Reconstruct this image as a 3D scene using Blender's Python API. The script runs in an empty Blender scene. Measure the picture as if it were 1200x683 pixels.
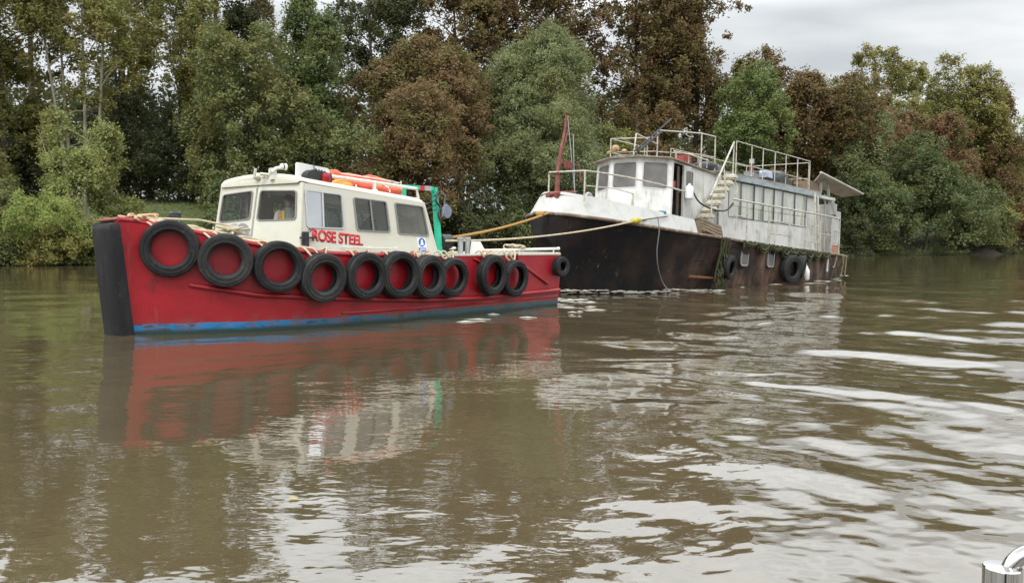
import bpy, bmesh, math, random
import numpy as np
from mathutils import Vector, Matrix, Euler
from mathutils.geometry import tessellate_polygon
random.seed(7); RNG = np.random.default_rng(11)
R = math.radians
C = bpy.context.scene.collection

# ------------------------------------------------------------------ materials
def nt(name):
    m = bpy.data.materials.new(name); m.use_nodes = True
    t = m.node_tree; t.nodes.clear()
    return m, t
def nd(t, typ, **kw):
    n = t.nodes.new(typ)
    for k, v in kw.items():
        if k in n.inputs: n.inputs[k].default_value = v
        else: setattr(n, k, v)
    return n
def c4(c): return (c[0], c[1], c[2], 1.0)
def noise_mask(t, co, scale, lo, hi, stretch=(1, 1, 1), detail=5, rough=.6, loc=(0, 0, 0)):
    mp = nd(t, 'ShaderNodeMapping'); mp.inputs['Scale'].default_value = stretch; mp.inputs['Location'].default_value = loc
    t.links.new(co, mp.inputs['Vector'])
    nz = nd(t, 'ShaderNodeTexNoise', Scale=scale, Detail=detail, Roughness=rough)
    t.links.new(mp.outputs[0], nz.inputs['Vector'])
    mr = nd(t, 'ShaderNodeMapRange'); mr.inputs['From Min'].default_value = lo; mr.inputs['From Max'].default_value = hi
    t.links.new(nz.outputs['Fac'], mr.inputs['Value'])
    return mr.outputs[0]
def mixc(t, fac, a, b):
    mx = nd(t, 'ShaderNodeMix', data_type='RGBA')
    t.links.new(fac, mx.inputs[0])
    for i, v in ((6, a), (7, b)):
        if isinstance(v, tuple): mx.inputs[i].default_value = c4(v)
        else: t.links.new(v, mx.inputs[i])
    return mx.outputs[2]
def M(name, base, layers=(), rough=.5, metal=0., bump=0., bscale=30., spec=.5, bstretch=(1, 1, 1), coat=0.):
    """layers: (colour, scale, lo, hi, stretch) each laid over the one below by a noise mask"""
    m, t = nt(name)
    out = nd(t, 'ShaderNodeOutputMaterial'); b = nd(t, 'ShaderNodeBsdfPrincipled')
    b.inputs['Roughness'].default_value = rough; b.inputs['Metallic'].default_value = metal
    b.inputs['Specular IOR Level'].default_value = spec; b.inputs['Coat Weight'].default_value = coat
    co = nd(t, 'ShaderNodeTexCoord').outputs['Object']
    col = tuple(base)
    for i, l in enumerate(layers):
        c, sc, lo, hi = l[:4]; st = l[4] if len(l) > 4 else (1, 1, 1)
        col = mixc(t, noise_mask(t, co, sc, lo, hi, st, loc=(i*3.7, i*1.3, 0)), col, tuple(c))
    if isinstance(col, tuple): b.inputs['Base Color'].default_value = c4(col)
    else: t.links.new(col, b.inputs['Base Color'])
    if bump:
        mp = nd(t, 'ShaderNodeMapping'); mp.inputs['Scale'].default_value = bstretch; t.links.new(co, mp.inputs['Vector'])
        nz = nd(t, 'ShaderNodeTexNoise', Scale=bscale, Detail=4.); t.links.new(mp.outputs[0], nz.inputs['Vector'])
        bp = nd(t, 'ShaderNodeBump', Strength=bump, Distance=.02); t.links.new(nz.outputs['Fac'], bp.inputs['Height'])
        t.links.new(bp.outputs[0], b.inputs['Normal'])
    t.links.new(b.outputs[0], out.inputs[0])
    return m
def glass_mat(name, tint=(.75, .8, .78), refl=1.0, ior=1.5, rough=.0, dust=0., dustc=(.5, .5, .47)):
    m, t = nt(name)
    out = nd(t, 'ShaderNodeOutputMaterial')
    tr = nd(t, 'ShaderNodeBsdfTransparent'); tr.inputs[0].default_value = c4(tint)
    gl = nd(t, 'ShaderNodeBsdfGlossy'); gl.inputs['Roughness'].default_value = rough; gl.inputs['Color'].default_value = (refl, refl, refl, 1)
    lw = nd(t, 'ShaderNodeLayerWeight', Blend=.5); pw = nd(t, 'ShaderNodeMath', operation='POWER'); t.links.new(lw.outputs['Facing'], pw.inputs[0]); pw.inputs[1].default_value = 3.
    f0 = ((ior-1)/(ior+1))**2
    fr = nd(t, 'ShaderNodeMath', operation='MULTIPLY_ADD'); t.links.new(pw.outputs[0], fr.inputs[0]); fr.inputs[1].default_value = 1-f0; fr.inputs[2].default_value = f0
    mx = nd(t, 'ShaderNodeMixShader'); t.links.new(fr.outputs[0], mx.inputs[0]); t.links.new(tr.outputs[0], mx.inputs[1]); t.links.new(gl.outputs[0], mx.inputs[2])
    s = mx.outputs[0]
    if dust:
        co = nd(t, 'ShaderNodeTexCoord').outputs['Object']
        df = nd(t, 'ShaderNodeBsdfDiffuse'); df.inputs[0].default_value = c4(dustc)
        mk = noise_mask(t, co, 3., .2, .9)
        ml = nd(t, 'ShaderNodeMath', operation='MULTIPLY'); t.links.new(mk, ml.inputs[0]); ml.inputs[1].default_value = dust
        m2 = nd(t, 'ShaderNodeMixShader'); t.links.new(ml.outputs[0], m2.inputs[0]); t.links.new(s, m2.inputs[1]); t.links.new(df.outputs[0], m2.inputs[2]); s = m2.outputs[0]
    t.links.new(s, out.inputs[0])
    return m
def leaf_mat(name, c1, c2, c3, trans=.38, patch=.22, plo=.45, phi=.62):
    m, t = nt(name)
    out = nd(t, 'ShaderNodeOutputMaterial')
    at = nd(t, 'ShaderNodeAttribute', attribute_name='tint')
    co = nd(t, 'ShaderNodeTexCoord').outputs['Object']
    col = mixc(t, at.outputs['Fac'], tuple(c1), tuple(c2))
    col = mixc(t, noise_mask(t, co, patch, plo, phi, detail=3), col, tuple(c3))
    b = nd(t, 'ShaderNodeBsdfPrincipled'); b.inputs['Roughness'].default_value = .55; b.inputs['Specular IOR Level'].default_value = .3
    tl = nd(t, 'ShaderNodeBsdfTranslucent'); mx = nd(t, 'ShaderNodeMixShader'); mx.inputs[0].default_value = trans
    t.links.new(col, b.inputs['Base Color']); t.links.new(col, tl.inputs[0])
    t.links.new(b.outputs[0], mx.inputs[1]); t.links.new(tl.outputs[0], mx.inputs[2]); t.links.new(mx.outputs[0], out.inputs[0])
    return m

# ------------------------------------------------------------------ mesh building (boat axes: s aft, n to port, z up -> local x, -y, z)
class MB:
    def __init__(s): s.v = []; s.f = []; s.mi = []; s.cur = 0
    def add(s, vs, fs):
        o = len(s.v); s.v += [(a, -b, c) for a, b, c in vs]
        for f in fs: s.f.append(tuple(i+o for i in f)); s.mi.append(s.cur)
    def hexa(s, p):      # 8 points: bottom ring 4, top ring 4
        s.add(p, [(0, 1, 2, 3), (4, 7, 6, 5), (0, 4, 5, 1), (1, 5, 6, 2), (2, 6, 7, 3), (3, 7, 4, 0)])
    def box(s, c, d, bev=0., rz=0., rx=0., ry=0.):
        hx, hy, hz = d[0]/2, d[1]/2, d[2]/2
        m = Euler((rx, ry, rz)).to_matrix()
        if bev <= 0:
            p = [(-hx, -hy, -hz), (hx, -hy, -hz), (hx, hy, -hz), (-hx, hy, -hz), (-hx, -hy, hz), (hx, -hy, hz), (hx, hy, hz), (-hx, hy, hz)]
            fs = [(0, 1, 2, 3), (4, 7, 6, 5), (0, 4, 5, 1), (1, 5, 6, 2), (2, 6, 7, 3), (3, 7, 4, 0)]
        else:
            bm = bmesh.new(); bmesh.ops.create_cube(bm, size=1.)
            for v in bm.verts: v.co = Vector((v.co.x*d[0], v.co.y*d[1], v.co.z*d[2]))
            bmesh.ops.bevel(bm, geom=list(bm.edges), offset=min(bev, min(d)*.45), segments=2, affect='EDGES')
            bm.verts.index_update(); p = [tuple(v.co) for v in bm.verts]; fs = [tuple(v.index for v in f.verts) for f in bm.faces]; bm.free()
        s.add([tuple(m @ Vector(q) + Vector(c)) for q in p], fs)
    def tube(s, pts, r, n=8, cap=True, rs=None):
        pts = [Vector(p) for p in pts]; k = len(pts); vs = []
        up = None
        for i, p in enumerate(pts):
            d = (pts[min(i+1, k-1)] - pts[max(i-1, 0)])
            d = d.normalized() if d.length > 1e-9 else Vector((0, 0, 1))
            if up is None:
                up = Vector((0, 0, 1)) if abs(d.z) < .9 else Vector((1, 0, 0))
            a = d.cross(up)
            if a.length < 1e-6: a = d.cross(Vector((1, 0, 0)))
            a.normalize(); b = a.cross(d); up = b
            rr = rs[i] if rs else r
            for j in range(n):
                t = 2*math.pi*j/n; vs.append(tuple(p + a*(rr*math.cos(t)) + b*(rr*math.sin(t))))
        fs = [(i*n+j, i*n+(j+1) % n, (i+1)*n+(j+1) % n, (i+1)*n+j) for i in range(k-1) for j in range(n)]
        if cap: fs += [tuple(range(n))[::-1], tuple((k-1)*n+j for j in range(n))]
        s.add(vs, fs)
    def lathe(s, prof, c, axis='z', n=32, closed=False):
        """prof: (radius, along)"""
        vs = []; k = len(prof); c = Vector(c)
        for r, h in prof:
            for j in range(n):
                t = 2*math.pi*j/n; a, b = r*math.cos(t), r*math.sin(t)
                p = {'z': (a, b, h), 'n': (a, h, b), 's': (h, a, b)}[axis]
                vs.append(tuple(c + Vector(p)))
        kk = k if closed else k-1
        fs = [(i*n+j, i*n+(j+1) % n, ((i+1) % k)*n+(j+1) % n, ((i+1) % k)*n+j) for i in range(kk) for j in range(n)]
        if not closed: fs += [tuple(range(n)), tuple((k-1)*n+j for j in range(n))]
        s.add(vs, fs)
    def ball(s, c, r, n=12):
        r = r if isinstance(r, tuple) else (r, r, r)
        vs = []; fs = []
        for i in range(n//2+1):
            ph = math.pi*i/(n//2)
            for j in range(n):
                t = 2*math.pi*j/n
                vs.append((c[0]+r[0]*math.sin(ph)*math.cos(t), c[1]+r[1]*math.sin(ph)*math.sin(t), c[2]+r[2]*math.cos(ph)))
        for i in range(n//2):
            for j in range(n): fs.append((i*n+j, i*n+(j+1) % n, (i+1)*n+(j+1) % n, (i+1)*n+j))
        s.add(vs, fs)
    def loft(s, rows, close=False, capends=False):
        k = len(rows[0]); vs = [p for r in rows for p in r]; m = k if close else k-1
        fs = [(i*k+j, i*k+(j+1) % k, (i+1)*k+(j+1) % k, (i+1)*k+j) for i in range(len(rows)-1) for j in range(m)]
        if capends: fs += [tuple(range(k)), tuple((len(rows)-1)*k+j for j in range(k))]
        s.add(vs, fs)
    def plate(s, poly, holes, fn, th, nrm=None):
        """flat plate with holes: 2D loops mapped by fn(u,v)->point, given thickness along nrm"""
        loops = [poly]+list(holes)
        tri = tessellate_polygon([[Vector((a, b, 0)) for a, b in l] for l in loops])
        flat = [q for l in loops for q in l]; P = [Vector(fn(*q)) for q in flat]
        if nrm is None:
            a, b, c = P[0], P[1], P[len(poly)//2]
            nrm = (c-a).cross(b-a).normalized()
        nrm = Vector(nrm); Q = [p - nrm*th for p in P]; k = len(P)
        fs = [tuple(t) for t in tri]+[tuple(i+k for i in reversed(t)) for t in tri]
        o = 0
        for l in loops:
            L = len(l)
            fs += [(o+i, o+(i+1) % L, k+o+(i+1) % L, k+o+i) for i in range(L)]
            o += L
        s.add([tuple(p) for p in P+Q], fs)
    def build(s, name, mat, parent=None, smooth=30):
        me = bpy.data.meshes.new(name); me.from_pydata(s.v, [], s.f)
        mats = mat if isinstance(mat, (list, tuple)) else [mat]
        for m in mats: me.materials.append(m)
        if len(mats) > 1: me.polygons.foreach_set('material_index', s.mi)
        bm = bmesh.new(); bm.from_mesh(me); bmesh.ops.recalc_face_normals(bm, faces=bm.faces); bm.to_mesh(me); bm.free()
        if smooth:
            me.polygons.foreach_set('use_smooth', [True]*len(me.polygons))
            me.set_sharp_from_angle(angle=R(smooth))
        o = bpy.data.objects.new(name, me); C.objects.link(o)
        if parent is not None: o.parent = parent
        return o
def tag(o, label=None, cat=None, group=None, kind=None):
    if label: o['label'] = label
    if cat: o['category'] = cat
    if group: o['group'] = group
    if kind: o['kind'] = kind
    return o
def empty(name, mw=None):
    o = bpy.data.objects.new(name, None); o.empty_display_size = .3; C.objects.link(o)
    if mw is not None: o.matrix_world = mw
    return o
def rrect(pts, r=.05, n=4):
    """round the corners of a polygon (2D)"""
    out = []; k = len(pts)
    for i in range(k):
        p = Vector(pts[i]); a = Vector(pts[i-1]); b = Vector(pts[(i+1) % k])
        da, db = (a-p), (b-p); ra = min(r, da.length*.45); rb = min(r, db.length*.45)
        A = p+da.normalized()*ra; B = p+db.normalized()*rb
        for j in range(n+1):
            t = j/n; out.append(tuple((1-t)**2*A+2*t*(1-t)*p+t*t*B))
    return out
def inset(poly, d):
    c = Vector((sum(p[0] for p in poly)/len(poly), sum(p[1] for p in poly)/len(poly)))
    out = []
    for p in poly:
        v = Vector(p)-c; L = max(v.length, 1e-6); out.append(tuple(c+v*(1-d/L)))
    return out
def bil(A, B, Cc, D):
    A, B, Cc, D = map(Vector, (A, B, Cc, D))
    return lambda u, v: tuple((A*(1-u)+B*u)*(1-v)+(D*(1-u)+Cc*u)*v)
def text_mesh(name, body, mat, width, height, thick=.004, offset=.0, parent=None):
    cu = bpy.data.curves.new(name, 'FONT'); cu.body = body; cu.size = 1.; cu.offset = offset; cu.extrude = 0.; cu.space_character = .96
    tmp = bpy.data.objects.new(name+'_curve', cu); C.objects.link(tmp)
    dg = bpy.context.evaluated_depsgraph_get(); dg.update()
    me = bpy.data.meshes.new_from_object(tmp.evaluated_get(dg)); bpy.data.objects.remove(tmp); bpy.data.curves.remove(cu)
    co = np.empty(len(me.vertices)*3, 'f4'); me.vertices.foreach_get('co', co); co = co.reshape(-1, 3)
    mn, mx = co.min(0), co.max(0); co[:, 0] = (co[:, 0]-mn[0])*width/(mx[0]-mn[0]); co[:, 1] = (co[:, 1]-mn[1])*height/(mx[1]-mn[1]); co[:, 2] = 0
    me.vertices.foreach_set('co', co.ravel()); me.update()
    bm = bmesh.new(); bm.from_mesh(me)
    r = bmesh.ops.extrude_face_region(bm, geom=list(bm.faces))
    for g in r['geom']:
        if isinstance(g, bmesh.types.BMVert): g.co.z += thick
    bmesh.ops.recalc_face_normals(bm, faces=bm.faces)
    bm.to_mesh(me); bm.free(); me.name = name
    me.materials.clear(); me.materials.append(mat)
    o = bpy.data.objects.new(name, me); C.objects.link(o)
    if parent is not None: o.parent = parent
    return o
def ip(x, xs, ys): return float(np.interp(x, xs, ys))
def smooth_path(pts, n=10):
    """Catmull-Rom through points"""
    P = [Vector(p) for p in pts]; out = []
    for i in range(len(P)-1):
        a, b, c, d = P[max(i-1, 0)], P[i], P[i+1], P[min(i+2, len(P)-1)]
        for j in range(n):
            t = j/n
            out.append(.5*((2*b)+(-a+c)*t+(2*a-5*b+4*c-d)*t*t+(-a+3*b-3*c+d)*t**3))
    out.append(P[-1]); return out
def sag(a, b, d, n=14):
    a, b = Vector(a), Vector(b)
    return [a.lerp(b, i/n)-Vector((0, 0, 4*d*(i/n)*(1-i/n))) for i in range(n+1)]

def boat_matrix(O, u, pitch=0.):
    return Matrix.Translation((O[0], O[1], 0)) @ Matrix.Rotation(math.atan2(u[1], u[0]), 4, 'Z') @ Matrix.Rotation(pitch, 4, 'Y')
TUG = boat_matrix((-7.0, 16.4), (.62, .785))
BARGE = boat_matrix((3.68, 31.07), (.65, .76), R(2.4))
def onboat(mat, s, n, z): return mat @ Matrix.Translation((s, -n, z))

# ------------------------------------------------------------------ palette
m_red = M('red hull paint', (.33, .012, .019), [((.23, .010, .015), 1.6, .45, .75), ((.38, .05, .05), 9., .62, .8, (1, 1, .25)), ((.12, .02, .015), 5., .68, .8, (1, 1, .15))], rough=.38, bump=.12, bscale=3.)
m_cream = M('cream wheelhouse paint', (.60, .582, .49), [((.53, .51, .41), 2.2, .5, .8), ((.55, .50, .40), 6., .66, .85, (1, 1, .2))], rough=.4, bump=.05, bscale=8.)
m_rubber = M('tyre rubber', (.013, .013, .014), [((.030, .030, .031), 2.5, .42, .68), ((.07, .068, .064), 7., .62, .78), ((.10, .095, .09), 22., .68, .78)], rough=.6, bump=.5, bscale=26., spec=.28)
m_rubber2 = M('old tyre rubber', (.009, .009, .010), [((.022, .021, .020), 4., .5, .75), ((.02, .028, .012), 6., .62, .75)], rough=.7, bump=.3, bscale=40.)
m_rubber_grey = M('sun-bleached tyre rubber', (.024, .024, .025), [((.045, .044, .042), 3., .42, .68), ((.10, .095, .088), 6., .60, .76), ((.14, .13, .12), 20., .68, .78)], rough=.65, bump=.5, bscale=26., spec=.25)
m_pad = M('bow fender rubber', (.012, .012, .014), [((.026, .026, .029), 2.5, .45, .7, (1, 1, .4)), ((.085, .085, .09), 4., .62, .76, (1, 2, .3)), ((.15, .14, .14), 13., .66, .78, (1, 1, .5))], rough=.6, spec=.25, bump=.6, bscale=9., bstretch=(1, 1, .5))
m_alu = M('window aluminium', (.55, .56, .56), rough=.35, metal=.7)
m_gasket = M('window gasket', (.22, .22, .21), rough=.6)
m_rope = M('pale rope', (.55, .48, .34), [((.40, .32, .2), 8., .5, .7)], rough=.9, bump=.6, bscale=60.)
m_rope_o = M('orange tow rope', (.42, .23, .06), [((.36, .23, .10), 5., .5, .7)], rough=.85, bump=.6, bscale=60.)
m_rope_p = M('tan rope', (.58, .38, .24), [((.45, .27, .15), 8., .5, .7)], rough=.9, bump=.6, bscale=60.)
m_whitepipe = M('white painted pipe', (.72, .71, .66), [((.5, .46, .38), 6., .55, .75), ((.25, .14, .07), 9., .68, .78)], rough=.45)
m_green = M('green gantry paint', (.03, .50, .30), [((.02, .38, .24), 4., .5, .8), ((.2, .35, .28), 12., .66, .8)], rough=.45)
m_black = M('black painted steel', (.02, .02, .022), [((.05, .05, .05), 6., .5, .8)], rough=.5)
m_steelg = M('grey steel', (.42, .43, .44), [((.28, .27, .25), 5., .5, .75)], rough=.45, metal=.3)
m_orange = M('orange raft fabric', (.62, .08, .035), [((.58, .15, .05), 2., .5, .6), ((.55, .25, .17), 5., .66, .8)], rough=.55, bump=.25, bscale=7.)
m_yellowor = M('amber bag fabric', (.85, .33, .05), rough=.6, bump=.2, bscale=9.)
m_redtext = M('red lettering', (.58, .015, .03), rough=.5)
m_white = M('white panel', (.78, .78, .78), rough=.4)
m_bluesign = M('blue sign ink', (.02, .12, .50), rough=.5)
m_inside = M('wheelhouse lining', (.30, .24, .22), [((.22, .18, .16), 3., .5, .7)], rough=.7)
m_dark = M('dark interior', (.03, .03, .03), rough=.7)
m_deckg = M('deck paint', (.34, .33, .30), [((.22, .2, .17), 4., .5, .7)], rough=.7)
m_rust = M('rusty steel', (.20, .075, .03), [((.10, .04, .02), 5., .45, .7), ((.30, .14, .06), 12., .6, .75)], rough=.85, bump=.4, bscale=25.)
m_redlens = M('red lamp lens', (.35, .01, .02), rough=.15)
m_glass = glass_mat('window glass', (.86, .89, .86), ior=1.5)
m_glass_front = glass_mat('raked front glass', (.96, .97, .96), refl=.3, ior=1.4)
m_glass_clear = glass_mat('clear cabin glass', (.97, .98, .96), refl=.8, ior=1.45)
m_glass_sky = glass_mat('mirror film glass', (.35, .42, .55), refl=.97, ior=12.)
m_glass_dusty = glass_mat('dusty glass', (.82, .83, .78), ior=1.5, dust=.22, dustc=(.42, .42, .38))
m_tin = M('tin lid', (.62, .62, .62), rough=.3, metal=.8)

def tug_paint():
    """red topsides, chipped blue boot stripe at the waterline, by the hull's own height"""
    m, t = nt('tug hull paint')
    out = nd(t, 'ShaderNodeOutputMaterial'); b = nd(t, 'ShaderNodeBsdfPrincipled'); b.inputs['Roughness'].default_value = .36
    co = nd(t, 'ShaderNodeTexCoord').outputs['Object']; sp = nd(t, 'ShaderNodeSeparateXYZ'); t.links.new(co, sp.inputs[0])
    red = mixc(t, noise_mask(t, co, 1.4, .42, .75), (.345, .011, .020), (.25, .010, .016))
    red = mixc(t, noise_mask(t, co, 6., .64, .82, (1, 1, .12)), red, (.36, .055, .06))
    red = mixc(t, noise_mask(t, co, 4., .66, .76, (.4, 1, 1)), red, (.15, .012, .014))
    red = mixc(t, noise_mask(t, co, 2.6, .60, .76, (1, 1, .55), loc=(5, 3, 2)), red, (.13, .012, .014))
    red = mixc(t, noise_mask(t, co, 11., .68, .78, (.35, 1, 1), loc=(1, 7, 2)), red, (.05, .02, .02))
    blue = mixc(t, noise_mask(t, co, 2.2, .50, .62, (1, 1, 2)), (.018, .20, .46), (.02, .14, .30))
    fade = nd(t, 'ShaderNodeMapRange'); fade.inputs['From Min'].default_value = 1.2; fade.inputs['From Max'].default_value = 5.; t.links.new(sp.outputs[0], fade.inputs[0])
    blue = mixc(t, fade.outputs[0], blue, (.030, .095, .115))
    blue = mixc(t, noise_mask(t, co, 5., .56, .62, (.5, 1, 2)), blue, (.03, .06, .065))
    wv = nd(t, 'ShaderNodeTexNoise', Scale=1.3, Detail=3.); t.links.new(co, wv.inputs['Vector'])
    ma = nd(t, 'ShaderNodeMath', operation='MULTIPLY_ADD'); t.links.new(wv.outputs['Fac'], ma.inputs[0]); ma.inputs[1].default_value = -.09; t.links.new(sp.outputs[2], ma.inputs[2])
    lim = nd(t, 'ShaderNodeMapRange'); lim.inputs['From Min'].default_value = .140; lim.inputs['From Max'].default_value = .150; t.links.new(ma.outputs[0], lim.inputs[0])
    col = mixc(t, lim.outputs[0], blue, red)
    scum = nd(t, 'ShaderNodeMapRange'); scum.inputs['From Min'].default_value = .32; scum.inputs['From Max'].default_value = .16; t.links.new(ma.outputs[0], scum.inputs[0])
    sm = nd(t, 'ShaderNodeMath', operation='MULTIPLY'); t.links.new(scum.outputs[0], sm.inputs[0]); t.links.new(noise_mask(t, co, 3.5, .45, .75, (1, 1, .3), loc=(2, 2, 8)), sm.inputs[1])
    col = mixc(t, sm.outputs[0], col, (.16, .07, .06))
    slime = nd(t, 'ShaderNodeMapRange'); slime.inputs['From Min'].default_value = .06; slime.inputs['From Max'].default_value = .0; t.links.new(ma.outputs[0], slime.inputs[0])
    col = mixc(t, slime.outputs[0], col, (.02, .045, .04))
    t.links.new(col, b.inputs['Base Color'])
    nz = nd(t, 'ShaderNodeTexNoise', Scale=1.6, Detail=3.); t.links.new(co, nz.inputs['Vector'])
    bp = nd(t, 'ShaderNodeBump', Strength=.5, Distance=.05); t.links.new(nz.outputs['Fac'], bp.inputs['Height']); t.links.new(bp.outputs[0], b.inputs['Normal'])
    t.links.new(b.outputs[0], out.inputs[0]); return m
m_tughull = tug_paint()
# ================================================================== TUG
TS = [0, .8, 1.7, 2.8, 4, 5.5, 8, 11]; TN = [.3, .9, 1.4, 1.8, 2.0, 2.1, 2.1, 1.95]
RS = [-.3, .3, 1.0, 1.66, 2.5, 3.4, 4.2, 5.6, 7.3, 11]; RZ = [2.12, 2.0, 1.82, 1.655, 1.515, 1.455, 1.43, 1.415, 1.41, 1.39]
_fs = np.linspace(-.22, 10.9, 60)
def thb(s):
    return ip(s, [-.22]+TS, [.3-.02]+TN) if s < .0 else float(np.mean([ip(s+d, TS, TN) for d in (-.35, 0, .35)])) if s > .4 else ip(s, TS, TN)
def trail(s): return float(np.mean([ip(s+d, RS, RZ) for d in (-.3, 0, .3)]))
def rake(a, z): return a-.24*min(max(z/2.1, 0), 1)*max(0., 1-(a+.22)/1.3)      # the stem leans forward
def tnorm(s):
    d = (thb(s+.15)-thb(s-.15))/.3; L = math.hypot(1, d); return (-d/L, 1/L)   # outward normal (s,n)
tug = empty('tugboat', TUG); tag(tug, 'red steel tugboat with cream wheelhouse, hung with black tyres and towing', 'tugboat')
h = MB(); rows = []
for s in _fs:
    b = thb(s); zr = trail(s); row = []
    for n, z in [(0, -.9), (b*.5, -.85), (b*.86, -.5), (b*.94, -.15), (b*.965, .22), (b*.985, .6), (b, 1.0), (b+.015, zr-.05), (b+.02, zr)]:
        row.append((s, n, z))
    row = [(rake(a, z), n, z) for a, n, z in row]
    rows.append([(a, -n, z) for a, n, z in reversed(row[1:])]+row)
h.loft(rows); n_ = len(rows[0])
h.add(rows[0], [tuple(range(n_))]); h.add(rows[-1], [tuple(range(n_))])
h.build('hull', m_tughull, tug, 40)
# deck with an opening for the sunken wheelhouse
d = MB(); st = [-.40, -.18, .3, .9, 1.5, 2.0, 2.55, 2.56, 3.5, 4.5, 5.5, 6.64, 6.65, 7.5, 8.5, 9.5, 10.86]
for side in (1, -1):
    for a, b in zip(st[:-1], st[1:]):
        ia, ib = (1.42, 1.42) if (a >= 2.56 and b <= 6.64) else (0, 0)
        za, zb = trail(a)-.07, trail(b)-.07
        d.hexa([(a, side*ia, za-.04), (b, side*ib, zb-.04), (b, side*(thb(b)-.01), zb-.04), (a, side*(thb(a)-.01), za-.04), (a, side*ia, za), (b, side*ib, zb), (b, side*(thb(b)-.01), zb), (a, side*(thb(a)-.01), za)])
d.build('deck', m_deckg, tug)
# rail cap: red forward, white aft
cp = MB(); cp.tube([(s, thb(s)+.0, trail(s)+.005) for s in np.linspace(-.42, 5.2, 30)], .05, 8); cp.tube([(s, -thb(s), trail(s)+.005) for s in np.linspace(-.42, 5.2, 30)], .05, 8); cp.build('bulwark_cap', m_red, tug, 60)
cp = MB()
for sd in (1, -1):
    cp.loft([[(s, sd*(thb(s)+.03), trail(s)-.022), (s, sd*(thb(s)+.03), trail(s)+.018), (s, sd*(thb(s)-.3), trail(s)+.018), (s, sd*(thb(s)-.3), trail(s)-.022)] for s in np.linspace(5.2, 10.88, 20)], True, True)
cp.box((10.86, 0, trail(10.8)), (.1, 3.9, .09))
cp.build('deck_edge', m_cream, tug)
# rubbing strake, seams, diagonal braces
rb = MB()
for sd in (1, -1):
    S_ = np.linspace(.65, 10.86, 50); Z_ = [ip(s, [.65, 1.7, 3.3, 5.6, 7.3, 10.9], [.91, .70, .57, .43, .39, .43]) for s in S_]
    rb.tube([(s, sd*(thb(s)*.988+.02), z) for s, z in zip(S_, Z_)], .05, 8)
    rb.tube([(s, sd*(thb(s)*.968+.012), .27) for s in np.linspace(3.4, 10.86, 30)], .022, 6)
rb.build('rubbing_strake', m_red, tug, 60)
br = MB()
BR = [(9.15, 1.12, 10.3, .62), (7.15, 1.32, 7.5, 1.2), (8.85, 1.42, 9.0, 1.1)]
for (sa, za, sb, zb) in BR:
    L = 8
    for sd in (1, -1):
        br = MB(); br.tube([(sa+(sb-sa)*i/L, sd*(thb(sa+(sb-sa)*i/L)+.015), za+(zb-za)*i/L) for i in range(L+1)], .035, 6); br.build('hull_brace', m_red, tug, 60)
pl = MB()
for (sa, sb, za, zb) in [(1.0, 1.62, 1.0, 1.32), (.52, .9, 1.25, 1.6), (4.3, 4.8, 1.12, 1.4)]:
    pl = MB(); pl.hexa([(sa, thb(sa)-.02, za), (sb, thb(sb)-.02, za), (sb, thb(sb)+.016, za), (sa, thb(sa)+.016, za), (sa, thb(sa)-.02, zb), (sb, thb(sb)-.02, zb), (sb, thb(sb)+.022, zb), (sa, thb(sa)+.022, zb)]); pl.build('doubler_plate', m_red, tug)
# bow fender pad (wide rubber block on the stem)
pd = MB(); rows = []
for z, sf in [(-.5, -.38), (0, -.43), (.5, -.48), (1.2, -.55), (1.9, -.61), (2.02, -.60), (2.05, -.56)]:
    w = .34 if z < 2.04 else .31
    c = .045
    bk = -.19-.24*min(max(z/2.1, 0), 1); ring = [(bk, w), (sf+c, w), (sf+.015, w-.02), (sf, w-c), (sf, -w+c), (sf+.015, -w+.02), (sf+c, -w), (bk, -w)]
    rows.append([(a, b, z) for a, b in ring])
pd.loft(rows, True, True); pd.build('bow_fender', m_pad, tug, 50)
bp = MB(); bp.plate([(0, 0), (.55, .05), (.6, .45), (.35, .62), (.05, .5)], [], lambda a, b: (-.62+a, -.34+b*1.05, 2.075+a*.16), .02); bp.build('bow_plate', m_rust, tug)

# ---- wheelhouse
P = dict(fc0=(2.50, 0, 1.40), fp0=(2.6, 1.5, 1.40), rp0=(6.65, 1.5, 1.36), fc1=(2.76, 0, 2.95), fp1=(2.80, 1.38, 2.89), rp1=(6.28, 1.40, 2.60))
mir = lambda p: (p[0], -p[1], p[2])
wh = MB(); wins = []
def wall(A, B, Cc, D, holes, th=.05, rad=.09):
    f = bil(A, B, Cc, D); wh.plate([(0, 0), (1, 0), (1, 1), (0, 1)], holes, f, th); return f
def sz2uv(s, z):
    A, B, Cc, D = P['fp0'], P['rp0'], P['rp1'], P['fp1']
    v = .5
    for _ in range(8):
        s0 = A[0]+(D[0]-A[0])*v; s1 = B[0]+(Cc[0]-B[0])*v; u = (s-s0)/(s1-s0)
        z0 = A[2]+(B[2]-A[2])*u; z1 = D[2]+(Cc[2]-D[2])*u; v = (z-z0)/(z1-z0)
    return (u, v)
def uvround(f, pts, r):
    # rounding radius in metres: work in scaled uv
    su = (Vector(f(1, .5))-Vector(f(0, .5))).length; sv = (Vector(f(.5, 1))-Vector(f(.5, 0))).length
    q = rrect([(a*su, b*sv) for a, b in pts], r, 5); return [(a/su, b/sv) for a, b in q], su, sv
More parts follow.
